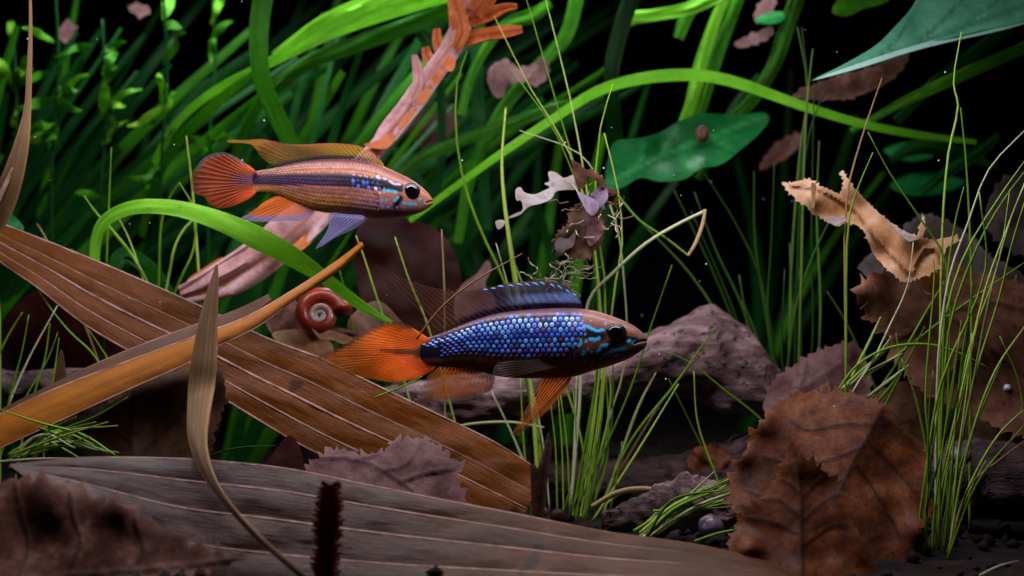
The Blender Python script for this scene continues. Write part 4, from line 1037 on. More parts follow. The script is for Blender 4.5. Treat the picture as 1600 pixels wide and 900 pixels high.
# ------------------------------------------------------------------ snail
def snail():
    c = P(499, 492, 3.3); root = thing('ramshorn_snail', 'red ramshorn snail shell with pale centre under the golden strip', 'snail', P(499, 522, 3.3))
    nt, nr = 150, 20; turns = 3.1
    ax = Vector((.10, -1, .42)).normalized(); e1 = Vector((1, .1, 0)); e1 = (e1 - ax * e1.dot(ax)).normalized(); e2 = ax.cross(e1)
    v = []; cols = []
    k0 = K(3.3)
    for i in range(nt):
        s = i / (nt - 1); th = s * turns * 2 * math.pi - 0.75
        R = 36 * (2.05 ** (-(1 - s) * turns)); tr = R * .46 + .4
        cc = c + (e1 * math.cos(th) + e2 * -math.sin(th)) * R * k0 - ax * ((1 - s) * 5 * k0)
        d = (e1 * math.cos(th) + e2 * -math.sin(th))
        for q in range(nr):
            an = 2 * math.pi * q / nr
            v.append(cc + d * (math.cos(an) * tr * k0) + ax * (math.sin(an) * tr * 1.25 * k0))
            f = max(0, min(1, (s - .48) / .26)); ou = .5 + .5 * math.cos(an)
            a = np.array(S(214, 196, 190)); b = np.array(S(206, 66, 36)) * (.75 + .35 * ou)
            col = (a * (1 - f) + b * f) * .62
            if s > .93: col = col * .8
            cols.append(col)
    f = [(i * nr + q, i * nr + (q + 1) % nr, (i + 1) * nr + (q + 1) % nr, (i + 1) * nr + q) for i in range(nt - 1) for q in range(nr)]
    f += [tuple(range(nr)), tuple((nt - 1) * nr + q for q in range(nr))]
    mk('shell', v, f, M['shell'], root, cols=np.array(cols))
    # soft foot peeping from the opening
    s_ = loft('foot', [(505, 508), (520, 510), (540, 514), (556, 520)], [(505, 522), (520, 525), (540, 526), (556, 525)], [(505, 6), (530, 8), (556, 2)], 3.3, M['leaf_umber'], root, nx=16, nr=12)
snail()

# ------------------------------------------------------------------ catkin
def catkin():
    t = thing('dried_catkin', 'dark red dried catkin standing before the wide dusky palm strip', 'catkin', P(508, floor_py(-5.4), -5.4))
    tube('stem', [(516, 758, -5.4, 8), (513, 800, -5.4, 12), (509, 850, -5.4, 14), (507, 900, -5.4, 12), (506, 936, -5.4, 8)], M['catkin'], t, sides=8)
    r = random.Random(2)
    for k in range(22):
        py = 757 + k * 7.4; cx = 516 - (py - 757) * .055; w = 10 + 14 * math.sin(min(1, .25 + k / 16) * math.pi * .62)
        for sg in (-1, 1):
            for dep in (-.25, .1):
                ww = w * r.uniform(.8, 1.1) * (1 if dep > 0 else .75)
                ribbon('bract', [(cx, py + 5, -5.4 + dep * .6, 6), (cx + sg * ww * .55, py, -5.4 + dep, 7), (cx + sg * ww, py - r.uniform(2, 6), -5.4 + dep * 1.3, 3)], M['catkin'], t, n=3, seg=6, fold=.3, solid=.0002)
catkin()

# ------------------------------------------------------------------ stones, bead, specks
def pebble(label, px, py, y, r, mat, seed, sq=.85, name='pebble'):
    v = []; f = []; nu, nv = 22, 14; c = P(px, py, y)
    for j in range(nv + 1):
        for i in range(nu):
            th = math.pi * j / nv; ph = 2 * math.pi * i / nu
            d = Vector((math.sin(th) * math.cos(ph), math.sin(th) * math.sin(ph), math.cos(th)))
            k = 1 + .16 * noise.noise(d * 1.7 + Vector((seed, 0, 0)))
            v.append(c + Vector((d.x, d.y, d.z * sq)) * (r * K(y) * k))
    for j in range(nv):
        for i in range(nu): f.append((j * nu + i, j * nu + (i + 1) % nu, (j + 1) * nu + (i + 1) % nu, (j + 1) * nu + i))
    tag(mk(name, v, f, mat, origin=c), label, name.replace('_', ' '))
pebble('smooth purple-grey pebble beside the large round serrated leaf', 1110, 821, .1, 20, M['stone'], 1)
pebble('tiny pale bead resting on the brown floor leaf', 1574, 606, 2.3, 6, M['bubble'], 2, 1, 'bead')
pebble('dark stone between grass stems at the dark driftwood', 1500, 712, .2, 18, M['stone'], 5)
pebble('small red-brown stone at the foot of the tall grass tuft', 872, 806, 1.2, 13, M['leaf_umber'], 6)
pebble('grey-brown stone beside the leaf shard', 845, 800, 1.6, 12, M['stone'], 8)
pebble('small orange seed lying by the right grass roots', 1452, 828, -1.5, 8, M['leaf_rust'], 9, .5, 'seed')
vv = []; ff = []; r = random.Random(21)
for k in range(60):
    y = r.uniform(-3, 9); c = P(r.uniform(0, 1600), r.uniform(0, 650), y); s = r.choice([.7, .8, 1.0, 1.5]) * MM; b = len(vv)
    for d in ((1, 0, 0), (0, 1, 0), (-1, 0, 0), (0, -1, 0), (0, 0, 1), (0, 0, -1)): vv.append(c + Vector(d) * s)
    for a, q in ((0, 1), (1, 2), (2, 3), (3, 0)): ff += [(b + a, b + q, b + 4), (b + q, b + a, b + 5)]
tag(mk('water_specks', vv, ff, M['speck']), 'fine pale specks drifting in the water', 'specks', kind='stuff')

# ------------------------------------------------------------------ ribbon-leaved background plants
def plant(name, label, leaves, mat, base, y, group=None, cat='water plant', fold=.08, wave=.16):
    t = thing(name, label, cat, at_floor(base, y), group)
    for k, l in enumerate(leaves):
        m = mat
        if isinstance(l, tuple): m, l = l
        ribbon('leaf', l, M[m], t, n=7, seg=40, fold=fold, wave=wave, seed=k + base)
    return t
plant('ribbon_plant', 'bright lime ribbon leaf arching over the lobed frond and palm strips', [[(160, 480, 3.2, 10), (148, 400, 3.0, 16), (160, 350, 2.6, 19), (200, 326, 2.3, 21), (265, 324, 2.2, 24), (335, 342, 2.1, 29), (400, 371, 2.0, 36, 10), (455, 400, 2.0, 32, 10), (515, 440, 2.0, 20), (565, 478, 2.1, 16), (612, 505, 2.3, 6)],
      ('val_dark', [(170, 480, 3.6, 14), (190, 400, 3.8, 26), (230, 420, 4.0, 30), (270, 470, 4.2, 20)])], 'val_bright', 160, 3.2)
plant('ribbon_plant', 'long lime ribbon leaf arching above the green spotted leaf', [[(640, 345, 6.5, 8), (700, 300, 6.2, 10), (790, 235, 6, 12), (870, 182, 6, 14), (935, 142, 6, 16), (1000, 123, 6, 18), (1080, 117, 6, 19), (1140, 126, 6, 18), (1250, 164, 6.2, 15), (1340, 192, 6.6, 13), (1430, 210, 7, 12), (1525, 222, 7.5, 7)]], 'val_bright', 640, 6.5)
plant('ribbon_plant', 'ribbon plant with a pale green leaf slanting towards the striped fish', [
    ('val_bright', [(715, -14, 7, 26), (620, 14, 7, 25), (540, 42, 7, 20), (470, 74, 7, 17), (400, 108, 7.4, 15), (330, 146, 8, 13), (275, 195, 9, 12), (240, 260, 10, 11), (225, 330, 11, 8)]),
    ('val', [(398, 112, 6.6, 5), (360, 142, 7, 15), (310, 188, 7.8, 18), (265, 240, 8.8, 17), (238, 300, 9.8, 14), (222, 370, 10.6, 10)]),
    ('val', [(414, -25, 6.2, 32), (404, 60, 6.2, 30), (410, 125, 6.3, 28), (432, 180, 6.6, 28), (462, 240, 7, 26), (490, 320, 7.5, 22)]),
    ('val_bright', [(650, -30, 8.5, 34), (570, 8, 8.5, 30), (500, 40, 8.5, 24), (430, 90, 9, 18)]),
    ('val', [(720, 12, 8, 26), (640, 40, 8, 26), (560, 68, 8.2, 26), (470, 105, 8.6, 22), (400, 170, 9, 18), (350, 300, 10, 14)])], 'val', 240, 8)
plant('ribbon_plant', 'ribbon plant behind the hanging debris with crossing green leaves', [
    ('val', [(600, 300, 8, 16), (650, 252, 8, 18), (716, 222, 8, 18), (800, 192, 8, 18), (880, 165, 8.2, 14), (950, 150, 8.4, 8)]),
    ('val', [(905, -20, 9, 22), (884, 56, 9, 22), (840, 105, 9, 20), (790, 165, 9, 20), (740, 260, 9, 18), (715, 380, 9, 14)]),
    ('val_dark', [(990, -15, 8, 26), (966, 60, 8, 26), (955, 120, 8, 24), (960, 200, 8.4, 24), (975, 330, 9, 20)]),
    ('val', [(860, 5, 9, 14), (830, 25, 9, 22), (790, 40, 9, 16), (740, 110, 9, 14), (720, 180, 9, 14)]),
    ('val_bright', [(970, 48, 9, 12), (985, 30, 9, 20), (1020, 24, 9, 18), (1080, 12, 9, 20), (1140, -15, 9, 20)]),
    ('val_dark', [(750, 20, 9.5, 16), (745, 120, 9.5, 20), (752, 230, 9.5, 20), (760, 360, 9.5, 16)]),
    ('val_dark', [(640, -20, 8.8, 18), (652, 40, 8.8, 18), (680, 90, 8.8, 16), (690, 180, 9, 14), (680, 300, 9, 14), (640, 360, 9, 12)])], 'val', 760, 9)
plant('ribbon_plant', 'ribbon plant leaning behind the green spotted leaf', [
    ('val_bright', [(1140, -20, 9, 16), (1115, 40, 9, 18), (1095, 100, 9, 20), (1080, 160, 9, 18), (1050, 240, 9.4, 14)]),
    ('val', [(1160, -20, 9.3, 18), (1130, 60, 9.3, 20), (1100, 150, 9.3, 20), (1070, 260, 9.6, 16)]),
    ('val', [(1252, -20, 9, 24), (1230, 40, 9, 24), (1212, 95, 9, 22), (1180, 150, 9, 20), (1140, 195, 9.2, 18), (1090, 280, 9.6, 14)]),
    ('val', [(1060, 60, 10, 16), (1075, 20, 10, 22), (1110, -20, 10, 22)]),
    ('val_dark', [(1190, 120, 10, 18), (1150, 170, 10, 22), (1120, 240, 10, 20)])], 'val', 1080, 9.4)
plant('ribbon_plant', 'ribbon plant with narrow leaves slanting below the large glossy leaf', [
    ('val', [(1640, 58, 7, 20), (1560, 92, 7, 19), (1480, 128, 7, 18), (1410, 160, 7.2, 14), (1330, 205, 7.6, 8)]),
    ('val_dark', [(1580, 40, 8, 20), (1520, 85, 8, 20), (1460, 130, 8, 18), (1400, 190, 8.4, 14)]),
    ('val_dark', [(1562, 212, 9, 10), (1530, 238, 9, 20), (1490, 262, 9, 18), (1440, 300, 9.4, 12)]),
    ('val_dark', [(1390, 250, 11, 10), (1440, 228, 11, 26), (1500, 240, 11, 20), (1560, 262, 11, 8)])], 'val', 1340, 8)

# broad leaves
def broad(label, outline, y, mat, veins, **kw):
    t = thing('broad_leaf_plant', label, 'water plant', P(outline[0][0], outline[0][1], y))
    sheet('leaf', outline, y, M[mat], t, veins=veins, **kw)
    return t
t = broad('green heart-shaped leaf with a brown spot beneath the long arching ribbon', [(948, 300), (950, 250), (960, 222), (1000, 216), (1035, 205), (1060, 190), (1095, 178), (1150, 180), (1195, 176), (1203, 184), (1190, 205), (1160, 232), (1125, 258), (1095, 264), (1070, 280), (1030, 284), (1000, 278), (975, 292)], 6.4, 'broad',
          [([(955, 285), (1030, 245), (1110, 215), (1198, 180)], 3), [(1030, 245), (1060, 200)], [(1060, 235), (1080, 268)], [(1110, 215), (1150, 235)], [(1000, 260), (1005, 222)]], res=7, gy=.8, amp=.2, seed=3, bumps=[(1095, 264, 14, -.25), (1040, 240, 30, .35)])
pebble('brown snail-like lump sitting on the green heart-shaped leaf', 1097, 209, 6.1, 11, M['leaf_umber'], 3, 1.2, 'debris_lump')
tube('stalk', [(950, 296, 6.6, 7), (940, 330, 6.8, 7), (930, 420, 7, 7), (925, 560, 7, 7), (925, floor_py(7), 7, 7)], M['val_dark'], t)
t = broad('large glossy green leaf with bluish sheen slanting in from above', [(1268, 126), (1320, 100), (1370, 70), (1400, 40), (1425, 12), (1450, -25), (1640, -40), (1640, 15), (1590, 36), (1540, 46), (1490, 58), (1420, 76), (1350, 100)], 3.6, 'broad_sheen',
          [([(1275, 124), (1370, 92), (1480, 52), (1640, -5)], 4), [(1370, 92), (1410, 50), (1440, 0)], [(1430, 70), (1480, 25), (1520, -20)], [(1500, 45), (1560, 0), (1590, -25)]], res=6, gy=.8, amp=.12, nsc=40, seed=6, vh=-.08, yfun=lambda v: .25 * np.sin((v[:, 0] * .45 + v[:, 1]) / 17) * .35)
sheet('margin_strip', [(1272, 125), (1340, 100), (1420, 74), (1490, 55), (1550, 42), (1600, 28), (1640, 10), (1640, 20), (1598, 38), (1545, 52), (1490, 64), (1420, 82), (1345, 106)], 3.25, M['margin'], t, res=5, gy=1.6, amp=.05, seed=2)  # separate paler strip along the leaf's lower edge
broad('small green pointed leaf between ribbons near the top', [(1178, 32), (1195, 22), (1215, 18), (1232, 22), (1220, 34), (1200, 38)], 9, 'broad', [[(1180, 32), (1230, 22)]], res=6, gy=.8)
broad('small green leaf tip showing above the broad brown palm strip', [(-30, 310), (0, 322), (18, 334), (38, 358), (20, 375), (-30, 360)], 3.8, 'broad', [[(-30, 330), (36, 357)]], res=6, gy=.6)
broad('dim blue-green leaf far behind the long thin grass', [(1390, 290), (1430, 270), (1490, 276), (1510, 284), (1480, 300), (1420, 305)], 12, 'broad', [[(1395, 290), (1505, 284)]], res=9, gy=.8)
broad('dark green leaf in deep shade above the dim blue-green leaf', [(1380, 235), (1420, 222), (1460, 228), (1462, 242), (1420, 252)], 12, 'broad', [[(1385, 236), (1460, 236)]], res=9, gy=.8)
broad('yellow-green leaf corner at the top beside the large glossy leaf', [(1300, 18), (1330, -20), (1400, -30), (1390, 0), (1350, 14), (1320, 26)], 8, 'small_green', [[(1305, 18), (1390, -20)]], res=8, gy=.8)

# thicket: many ribbon plants filling the back, leaning right
r = random.Random(31)
GRP = 'ribbon plants of the dim background thicket'
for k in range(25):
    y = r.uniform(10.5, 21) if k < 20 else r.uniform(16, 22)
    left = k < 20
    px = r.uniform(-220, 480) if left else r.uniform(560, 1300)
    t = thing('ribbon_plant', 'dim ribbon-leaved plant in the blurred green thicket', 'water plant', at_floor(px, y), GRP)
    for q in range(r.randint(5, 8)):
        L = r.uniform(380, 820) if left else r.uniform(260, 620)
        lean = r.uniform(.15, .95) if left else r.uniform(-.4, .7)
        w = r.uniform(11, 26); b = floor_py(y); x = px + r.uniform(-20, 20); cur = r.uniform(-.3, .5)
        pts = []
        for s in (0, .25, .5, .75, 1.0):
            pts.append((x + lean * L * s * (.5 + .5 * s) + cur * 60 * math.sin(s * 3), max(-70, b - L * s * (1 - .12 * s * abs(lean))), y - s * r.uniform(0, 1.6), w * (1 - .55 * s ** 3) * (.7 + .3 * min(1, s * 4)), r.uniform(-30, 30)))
        ribbon('leaf', pts, M[r.choice(['val', 'val_shade', 'val_shade', 'val_dark']) if q > 1 else 'val_shade'], t, n=5, seg=24, fold=.08, wave=.05, seed=k * 9 + q)
# stem plants with small oval leaves
for (px, py0, y, n_) in [(85, 40, 9.0, 16), (160, 110, 10.0, 16), (255, 60, 9.0, 18), (20, 120, 11, 12), (330, 30, 11, 14)]:
    t = thing('stem_plant', 'stem plant with small oval leaves catching the light in the thicket', 'water plant', at_floor(px, y), 'small-leaved stem plants in the thicket')
    tube('stem', [(px, py0 - 80, y, 4), (px + 6, py0 + 60, y, 5), (px - 4, py0 + 220, y, 5), (px, floor_py(y), y, 6)], M['val_dark'], t)
    for q in range(n_ // 2 + 2):
        py = py0 + r.uniform(-70, 230); an = r.uniform(-.5, 1.5) if r.random() < .6 else r.uniform(1.5, 4); L = r.uniform(26, 70); dx = math.cos(an) * L; up = math.sin(an) * L
        ribbon('leaf', [(px, py, y, 3), (px + dx * .35, py - up * .4, y - r.uniform(-.5, .8), r.uniform(10, 20), r.uniform(-60, 60)), (px + dx * .7, py - up * .8, y - r.uniform(-.5, 1.2), r.uniform(8, 16), r.uniform(-60, 60)), (px + dx, py - up * .9, y - r.uniform(-.5, 1.5), 2)], M['small_green' if r.random() < .5 else 'val'], t, n=5, seg=12, fold=.1)

# ------------------------------------------------------------------ grass tufts
def tuft(label, y, blades, mat='grass', w=3.6, root=True, jitter=.5, base=None):
    b0 = base or blades[0][0] if not isinstance(blades[0][0], str) else blades[0][1][0]
    t = thing('grass_tuft', label, 'grass', at_floor(b0[0], y))
    rr = random.Random(int(b0[0] * 7 + b0[1]))
    for b in blades:
        m = mat; ww = w * rr.uniform(.8, 1.2); rt = root
        if isinstance(b[0], str): m = b[0]; b = b[1]
        if len(b) and not isinstance(b[-1], tuple): ww = b[-1]; b = b[:-1]
        dy = rr.uniform(-jitter, jitter)
        fy = floor_py(y + dy)
        pts = list(b)
        if rt and pts[0][1] < fy - 4:
            sl = (pts[0][0] - pts[1][0]) / max(8.0, abs(pts[0][1] - pts[1][1])); g = fy + 2 - pts[0][1]
            sl = max(-.5, min(.5, sl))
            pts = [(pts[0][0] + sl * g * .62, fy + 2), (pts[0][0] + sl * g * .42, pts[0][1] + g * .5)] + pts
        n = len(pts); q = []
        lean = rr.uniform(-.4, .4)
        for i, p in enumerate(pts):
            s = i / (n - 1)
            q.append((p[0], p[1], y + dy + lean * s, ww * (1.0 if s < .6 else 1 - .6 * (s - .6) / .4)))
        tube('blade', q, M[m], t, sides=5, seg=22, flat=.6)
    return t

G, GP, GD, GT = 'grass', 'grass_pale', 'grass_dark', 'grass_tan'
rr = random.Random(77)
main = [
    [(827, 784), (818, 690), (813, 588)], (GP, [(838, 778), (805, 690), (768, 612), 5]), [(870, 775), (868, 700), (860, 628)], [(880, 780), (878, 700), (872, 618)], [(890, 785), (886, 700), (876, 618)],
    (GP, [(892, 809), (897, 700), (901, 585)]), [(884, 790), (900, 720), (896, 610)],
    [(895, 800), (922, 650), (936, 560), (930, 400), (906, 290), (872, 170), (820, -10), 3.6], [(902, 800), (928, 650), (940, 540), (934, 430), (915, 285), (890, 150), (850, -10), 3.6],
    [(908, 800), (930, 650), (938, 520), (928, 380), (890, 240), (830, 140), (772, 25), 3.2], [(900, 805), (926, 640), (934, 500), (922, 370), (872, 215), (796, 105), 3.0],
    [(912, 805), (934, 660), (944, 560), (944, 430), (930, 330), (938, 200), (958, 130), 4], [(915, 800), (938, 650), (950, 540), (962, 440), (972, 380), (966, 300), (944, 208), 3.4],
    (GP, [(918, 800), (944, 680), (978, 560), (975, 440), (965, 360), (940, 290), (905, 240), (812, 204), 3]),
    [(903, 790), (950, 690), (988, 600), (1012, 525), (1050, 414), 4], [(906, 800), (940, 700), (954, 620), (950, 560)], [(894, 795), (936, 680), (946, 580)],
    (GD, [(920, 790), (952, 690), (958, 590), (955, 520)]), [(925, 795), (948, 720), (950, 640), (944, 575)], [(915, 805), (930, 730), (942, 640)], [(930, 780), (945, 700), (952, 640)],
    [(935, 800), (985, 690), (1055, 600), (1120, 508), 4.4], (GT, [(930, 810), (975, 725), (1040, 620), (1100, 546), 4.4]), (GP, [(940, 800), (972, 705), (1000, 630), (1025, 582), 5.2]), [(925, 815), (990, 715), (1060, 600), 4],
    [(955, 790), (965, 740), (972, 690)], (GP, [(910, 470), (960, 420), (1010, 376), (1060, 350), (1102, 329), 5]), (GT, [(1103, 328), (1096, 352), (1076, 399), 6]), [(1180, 660), (1130, 608), (1070, 562), (1005, 540), 3.6],
    [(950, 785), (985, 765), (1020, 765), 4], [(805, 430), (792, 350), (784, 260), (790, 170), 7], [(850, 520), (815, 440), (800, 400)], [(795, 450), (760, 380), (732, 310), (714, 225), (714, 130), (730, 85), 4],
]
# blades that are not rooted where they start get their own tuft below
tuft('tall green grass tuft rising from the floor past the blue fish', 2.6, main[:26] + [main[29]] + [main[30]] + [main[31]], G, 3.6)
t = thing('bent_grass_stem', 'pale grass stem snapped into a sharp bend beside the debris clump', 'grass', at_floor(900, 2.2))
tube('stem', [(890, floor_py(2.2), 2.2, 5), (905, 640, 2.2, 5), (920, 470, 2.0, 5), (960, 425, 1.9, 5.4), (1010, 380, 1.8, 5.4), (1060, 350, 1.8, 5), (1103, 329, 1.8, 4.6)], M[GP], t, sides=6, flat=.6)
tube('bent_end', [(1102, 327, 1.78, 5), (1098, 350, 1.75, 6), (1086, 382, 1.7, 6), (1075, 400, 1.7, 5)], M[GT], t, sides=6, flat=.6)
tube('bent_end', [(1076, 400, 1.72, 4), (1040, 372, 1.9, 4), (1000, 345, 2.1, 4), (965, 305, 2.3, 4)], M[G], t, sides=6, flat=.6)
tuft('two thin grass blades beside the small orange-brown leaf', 3.0, [[(1122, 750), (1078, 660), (1045, 592)], [(1120, 748), (1090, 660), (1084, 580)], [(1200, 668), (1130, 608), (1070, 562), (1008, 540)]], G, 3.2)
tuft('slender grass blades behind the fish tail and dorsal fin', 3.2, [[(700, 620), (665, 500), (640, 440), (617, 370), 3.4], (GT, [(695, 640), (694, 450), (690, 358), 3.4]), [(620, 560), (590, 470), (568, 400), (556, 368), 3.4], [(560, 560), (545, 480), (530, 420), 2.6], [(830, 640), (790, 445), (760, 380), (732, 310), (714, 225), (714, 130), (730, 80), 4.2], [(835, 640), (803, 430), (792, 350), (784, 260), (790, 168), 7], (GP, [(830, 600), (800, 470), (775, 380)])], G, 3.0)
tuft('pale twig and thin blades crossing the blue dorsal fin', -.6, [(GT, [(650, 530), (690, 480), (740, 440), (816, 396), 3.4])], G, 3, root=False)
tuft('short yellow-green blade lying below the orange tail', -.5, [[(585, 621), (630, 603), (660, 588)]], G, 3, root=False)
tuft('green blades behind the broad brown strip beside the lime ribbon', 3.6, [[(166, 420), (170, 320), (174, 230), 4], [(216, 415), (175, 360), (152, 335), (131, 306), 5], [(312, 450), (304, 340), (300, 290), (291, 212), 4], [(248, 440), (252, 350), (262, 315), (280, 285), 4], [(280, 440), (302, 390), (304, 330), (280, 285), 4], [(262, 440), (275, 380), (300, 345), (340, 330), (385, 350), 4.4], [(218, 420), (200, 370), (186, 342), 3], (GT, [(70, 370), (58, 350), 3])], G, 4)
tuft('sparse blades in front of the pale lilac driftwood', 2.2, [(GP, [(10, 640), (45, 560), (90, 477), 4]), [(2, 545), (18, 515), (35, 488), 4], [(18, 610), (34, 550), (45, 492), 3.4], [(55, 610), (70, 560), (78, 505), 3.4], [(150, 560), (110, 520), (85, 490), (50, 440), 3.4], [(170, 565), (155, 540), (138, 515), 3.4], [(0, 570), (0, 500), (-2, 460), 3.4], [(38, 625), (75, 560), (90, 520), 2.6], [(82, 600), (88, 560), (92, 528), 3]], G, 3.4)
tuft('fallen bundle of pale grass under the golden palm strip', -1.7, [(GP if k % 3 == 0 else G, [(rr.uniform(10, 60), 720 - rr.uniform(0, 10)), (rr.uniform(60, 100), 690 - rr.uniform(-10, 16)), (rr.uniform(110, 190), 700 - rr.uniform(-10, 50)), 4]) for k in range(16)] + [(GP, [(-10, 722), (60, 717), (132, 716), 4])] + [[(20, 735), (80, 680), (150, 650), (200, 620), 4], [(180, 712), (130, 680), (60, 660), (0, 640), 4], [(60, 668), (120, 690), (180, 712), 4.5], [(62, 682), (100, 702), (128, 718), 4.5]], G, 4, root=False, jitter=.35)
tuft('bright fallen grass bundle beside the purple-grey pebble', .2, [(GP if k % 3 == 0 else 'grass', [(1003 + rr.uniform(-8, 20), 832 + rr.uniform(-4, 10)), (1060 + rr.uniform(-10, 10), 795 + rr.uniform(-14, 14)), (1135 + rr.uniform(-20, 30), 758 + rr.uniform(-22, 26)), 5]) for k in range(17)] + [(GP, [(1015, 838), (1090, 790), (1185, 757), 5.5]), [(1020, 798), (1080, 796), (1140, 792), 4], [(1085, 846), (1120, 834), (1155, 826), 5], [(990, 830), (1040, 800), (1085, 780)]], G, 4.6, root=False, jitter=.4)
tuft('dim deep-green grass tuft behind the driftwood log end', 6.0, [[(1195, 640), (1125, 450), (1045, 280), 4.5], [(1200, 640), (1140, 470), (1080, 330), 4.5], [(1210, 650), (1150, 540), (1080, 430), (1000, 345), 4.5], [(1205, 640), (1160, 480), (1118, 390), (1085, 300), 4], [(1215, 620), (1195, 480), (1180, 380), (1178, 268), 4], [(1220, 620), (1190, 440), (1150, 350), (1100, 270), 4], [(1212, 630), (1180, 520), (1160, 470)], [(1222, 620), (1200, 500), (1205, 380), (1210, 255)], [(1190, 600), (1170, 520), (1155, 430)]], GD, 4)
tuft('tall thin grass tuft reaching up to the glossy leaf tip', 4.6, [[(1232, 640), (1236, 430), (1250, 240), (1262, 140), (1246, 42), 5], [(1240, 640), (1246, 420), (1254, 230), (1262, 140), (1253, 42), 5], [(1246, 640), (1252, 430), (1256, 260), (1262, 150), (1270, 76), 4.4], [(1238, 640), (1250, 420), (1258, 250), (1270, 190), (1292, 132), 4.4], [(1224, 640), (1244, 480), (1270, 400), (1296, 345), 5], [(1250, 640), (1252, 520), (1248, 420)], [(1228, 640), (1236, 520), (1234, 380)], (GD, [(1275, 640), (1282, 480), (1276, 330), (1280, 220)]), (GD, [(1262, 640), (1270, 520), (1268, 380), (1272, 128)]), [(1348, 560), (1320, 500), (1292, 455), 3.6], (GD, [(1238, 660), (1222, 560), (1226, 420)])], GD, 4.2)
tuft('pale single stalks crossing the torn tan leaf', 1.0, [(GT, [(1322, 620), (1321, 500), (1323, 310), (1345, 220), (1378, 122), 4]), [(1322, 560), (1327, 340), (1342, 290), (1364, 238), 3.6], [(1480, 660), (1478, 410), (1440, 345), (1390, 270), (1356, 206), 3.6], (GP, [(1330, 616), (1365, 561), (1390, 509), (1418, 446), (1427, 378), 3.4]), [(1468, 640), (1472, 370), (1482, 240), (1497, 165), (1490, 130), (1502, 50), 4.2], [(1516, 640), (1518, 440), (1510, 260), (1501, 168), 4.4]], G, 3.8)
right = [(GP, [(1462, 780), (1466, 560), (1484, 430), (1512, 350), (1545, 265), (1605, 200), 4]), [(1464, 790), (1470, 540), (1502, 410), (1560, 310), (1605, 246), 4], [(1468, 800), (1482, 520), (1525, 390), (1570, 310), (1606, 262), 4.4], [(1468, 760), (1505, 600), (1540, 450), (1572, 360), (1604, 278), 4.2], (GP, [(1478, 800), (1520, 600), (1545, 470), (1580, 340), (1604, 282), 4]),
         [(1482, 820), (1520, 600), (1560, 470), (1580, 385), (1602, 312), 4], [(1474, 780), (1510, 560), (1560, 410), (1578, 296), 3.6], [(1470, 720), (1478, 460), (1492, 350), (1506, 292), 4], [(1466, 752), (1480, 650), (1500, 520), 3.6], [(1452, 745), (1466, 640), (1478, 556), 3.6],
         [(1475, 870), (1488, 720), (1502, 570), (1516, 470), 3.8], [(1480, 880), (1510, 710), (1555, 580), (1604, 506), 4.4], [(1474, 885), (1510, 770), (1560, 680), (1604, 636), 4.4], [(1478, 880), (1530, 750), (1604, 660), 4], [(1470, 870), (1490, 760), (1530, 650), (1565, 565), 4], [(1458, 760), (1484, 640), (1502, 500), 3.6], [(1462, 800), (1500, 640), (1528, 500), 3.6], [(1486, 840), (1496, 720), (1512, 600), (1518, 520)], [(1464, 850), (1452, 730), (1430, 620), (1408, 560), 4], (GT, [(1480, 880), (1515, 760), (1560, 720), (1604, 686), 3.2]), [(1450, 720), (1452, 640), (1458, 580)],
         [(1446, 745), (1470, 600), (1540, 420), (1530, 300)], [(1452, 700), (1446, 620), (1460, 430), (1458, 400), 3.4], (GD, [(1456, 760), (1500, 600), (1520, 440)]), [(1600, 640), (1590, 590), (1562, 525), 3], [(1470, 880), (1484, 780), (1490, 700)], [(1478, 890), (1500, 800), (1540, 720)]]
tuft('dense green grass tuft in front of the torn tan leaf', -1.2, right, G, 3.8, jitter=.8)
tuft('curved grass blades lying over the top of the large round leaf', .9, [[(1308, 616), (1400, 556), (1470, 502), (1540, 452), (1604, 408), 4], [(1306, 614), (1340, 570), (1390, 543), (1450, 538), (1500, 552), (1546, 576), 4.4], (GP, [(1304, 614), (1350, 585), (1410, 552), 6]), (GP, [(1356, 620), (1390, 594), (1420, 570), 6]), [(1310, 612), (1345, 580), (1385, 545), (1392, 525), 5], [(1362, 624), (1400, 570), (1440, 500), (1475, 440), 4.4], [(1370, 630), (1405, 580), (1400, 520)], [(1330, 590), (1360, 530), (1376, 495), 4.6], [(1380, 640), (1420, 560), (1445, 510)], (GP, [(1320, 610), (1360, 570), (1390, 530), 5])], G, 4.2, root=False, jitter=.4)
tuft('pale fallen blade on the dark floor by the grass roots', -3, [(GP, [(1520, 905), (1560, 885), (1592, 876), 4])], G, 3.6, root=False)
tuft('thin dark blade arching behind the reddish triangular leaf', .6, [[(325, 712), (370, 700), (430, 696), 3]], GD, 3, root=False)
t = thing('fallen_stem', 'thin pale stem bowed on the floor behind the brown palm strip', 'stem', P(770, 665, 3.4))
tube('stem', [(700, 668, 3.4, 3), (750, 661, 3.3, 4), (800, 660, 3.2, 4), (850, 668, 3.2, 3)], M[GP], t)
t = thing('fallen_stem', 'brown bowed root lying beside the pale bark chunk', 'stem', P(980, 790, 1.4))
tube('stem', [(925, 792, 1.6, 8), (965, 770, 1.4, 9), (1005, 764, 1.2, 9), (1040, 768, 1.1, 4)], M[GT], t)

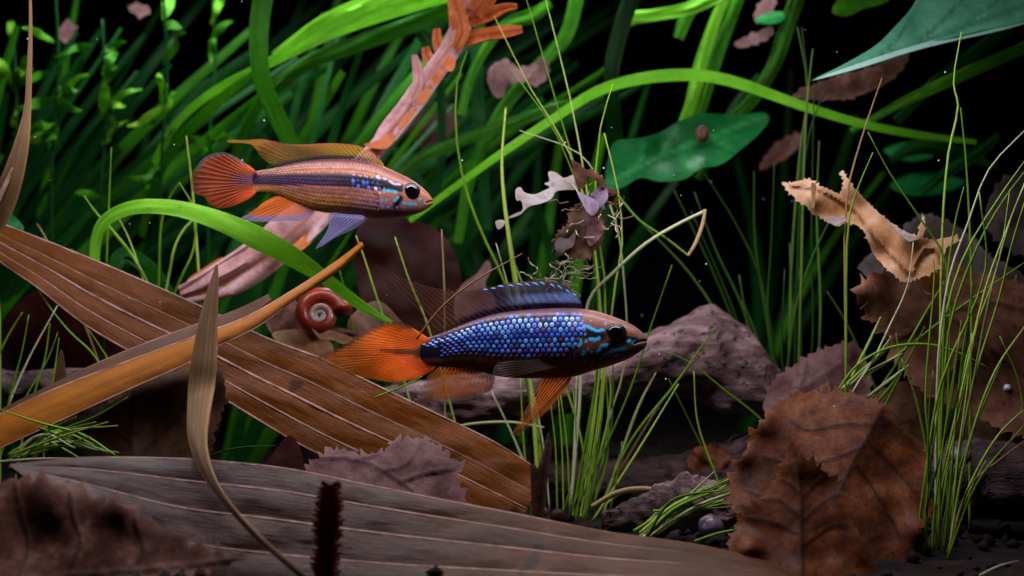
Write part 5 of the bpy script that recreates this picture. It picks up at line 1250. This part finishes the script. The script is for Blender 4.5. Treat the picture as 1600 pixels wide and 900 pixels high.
# ------------------------------------------------------------------ hanging debris clump
t = thing('leaf_debris', 'crumpled brown leaf debris caught on the tall grass blades', 'debris', P(905, 410, 2.0))
def deb(name, ol, y, mat, seed, **kw):
    kw.setdefault('amp', .16); kw.setdefault('nsc', 22)
    return sheet(name, ol, y, M[mat], t, res=4, seed=seed, **kw)
def d9(l): return conv(l, 760, 200, 3.461)
deb('fragment', d9([(160, 330), (185, 320), (200, 345), (260, 360), (310, 340), (345, 320), (310, 300), (340, 290), (335, 238), (372, 240), (420, 270), (470, 255), (500, 290), (490, 330), (420, 335), (375, 345), (350, 385), (290, 410), (230, 425), (180, 470), (110, 490), (150, 465), (195, 445), (185, 390), (165, 395)]), 1.7, 'leaf_film', 1, gy=.4)
deb('fragment', d9([(455, 170), (480, 180), (510, 200), (545, 250), (530, 320), (500, 330), (470, 250), (465, 200)]), 1.5, 'leaf_brown', 2)
deb('curled_flap', d9([(492, 345), (540, 365), (580, 385), (605, 405), (605, 440), (572, 475), (545, 455), (520, 410)]), 1.15, 'leaf_violet', 3, gx=.5, gy=.5)
deb('curled_flap', d9([(560, 375), (590, 330), (625, 302), (655, 340), (655, 385), (630, 420), (605, 440), (605, 405), (580, 385)]), 1.35, 'leaf_violet', 4, gx=-.9)
deb('fragment', d9([(450, 470), (500, 410), (560, 460), (620, 450), (632, 560), (625, 620), (590, 650), (560, 700), (500, 705), (450, 690), (440, 670), (385, 690), (368, 620), (395, 560), (440, 530)]), 1.6, 'leaf_brown', 5, amp=.26, teeth=(8, 3))
deb('fragment', d9([(370, 620), (400, 590), (440, 600), (480, 560), (470, 640), (430, 660), (390, 690)]), 1.3, 'leaf_grey', 6)
deb('fragment', d9([(560, 500), (610, 480), (632, 560), (600, 610), (560, 640), (540, 590)]), 1.35, 'leaf_mauve', 7)
deb('fragment', d9([(655, 370), (690, 360), (710, 385), (700, 410), (660, 412)]), 1.5, 'leaf_brown', 8)
deb('fragment', d9([(50, 505), (75, 497), (100, 505), (92, 530), (65, 550), (55, 535)]), 1.6, 'leaf_film', 9)
deb('fragment', d9([(510, 240), (560, 225), (610, 260), (650, 310), (700, 345), (690, 360), (630, 320), (570, 270)]), 1.4, 'leaf_brown', 10, teeth=(7, 3))
rt = random.Random(8)
for k in range(16):
    x, yv = d9([(rt.uniform(420, 700), rt.uniform(380, 560))])[0]
    pts = [(x, yv, 1.4, 1.8)]; an = rt.uniform(0, 6.28)
    for s in range(5):
        an += rt.uniform(-1.1, 1.1); x += 7 * math.cos(an); yv += 7 * math.sin(an); pts.append((x, yv, 1.4 + rt.uniform(-.3, .2), 1.5))
    tube('root_thread', pts, M['thread_dark' if k % 2 else 'thread'], t, sides=4, seg=16)
t2 = thing('root_tangle', 'fine net of pale root threads below the leaf debris', 'roots', P(860, 440, 1.9))
for k in range(30):
    x, yv = d9([(rt.choice([rt.uniform(170, 430), rt.uniform(400, 570)]), rt.uniform(695, 850))])[0]
    pts = [(x, yv, 1.8, 1.4)]; an = rt.choice([0.2, -0.3, 3.0, 1.2])
    for s in range(7):
        an += rt.uniform(-.9, .9); x += 6.5 * math.cos(an); yv += 4.5 * math.sin(an); pts.append((x, yv, 1.8 + rt.uniform(-.25, .25), 1.3))
    tube('root_thread', pts, M['thread' if k % 4 else 'thread_dark'], t2, sides=4, seg=20)
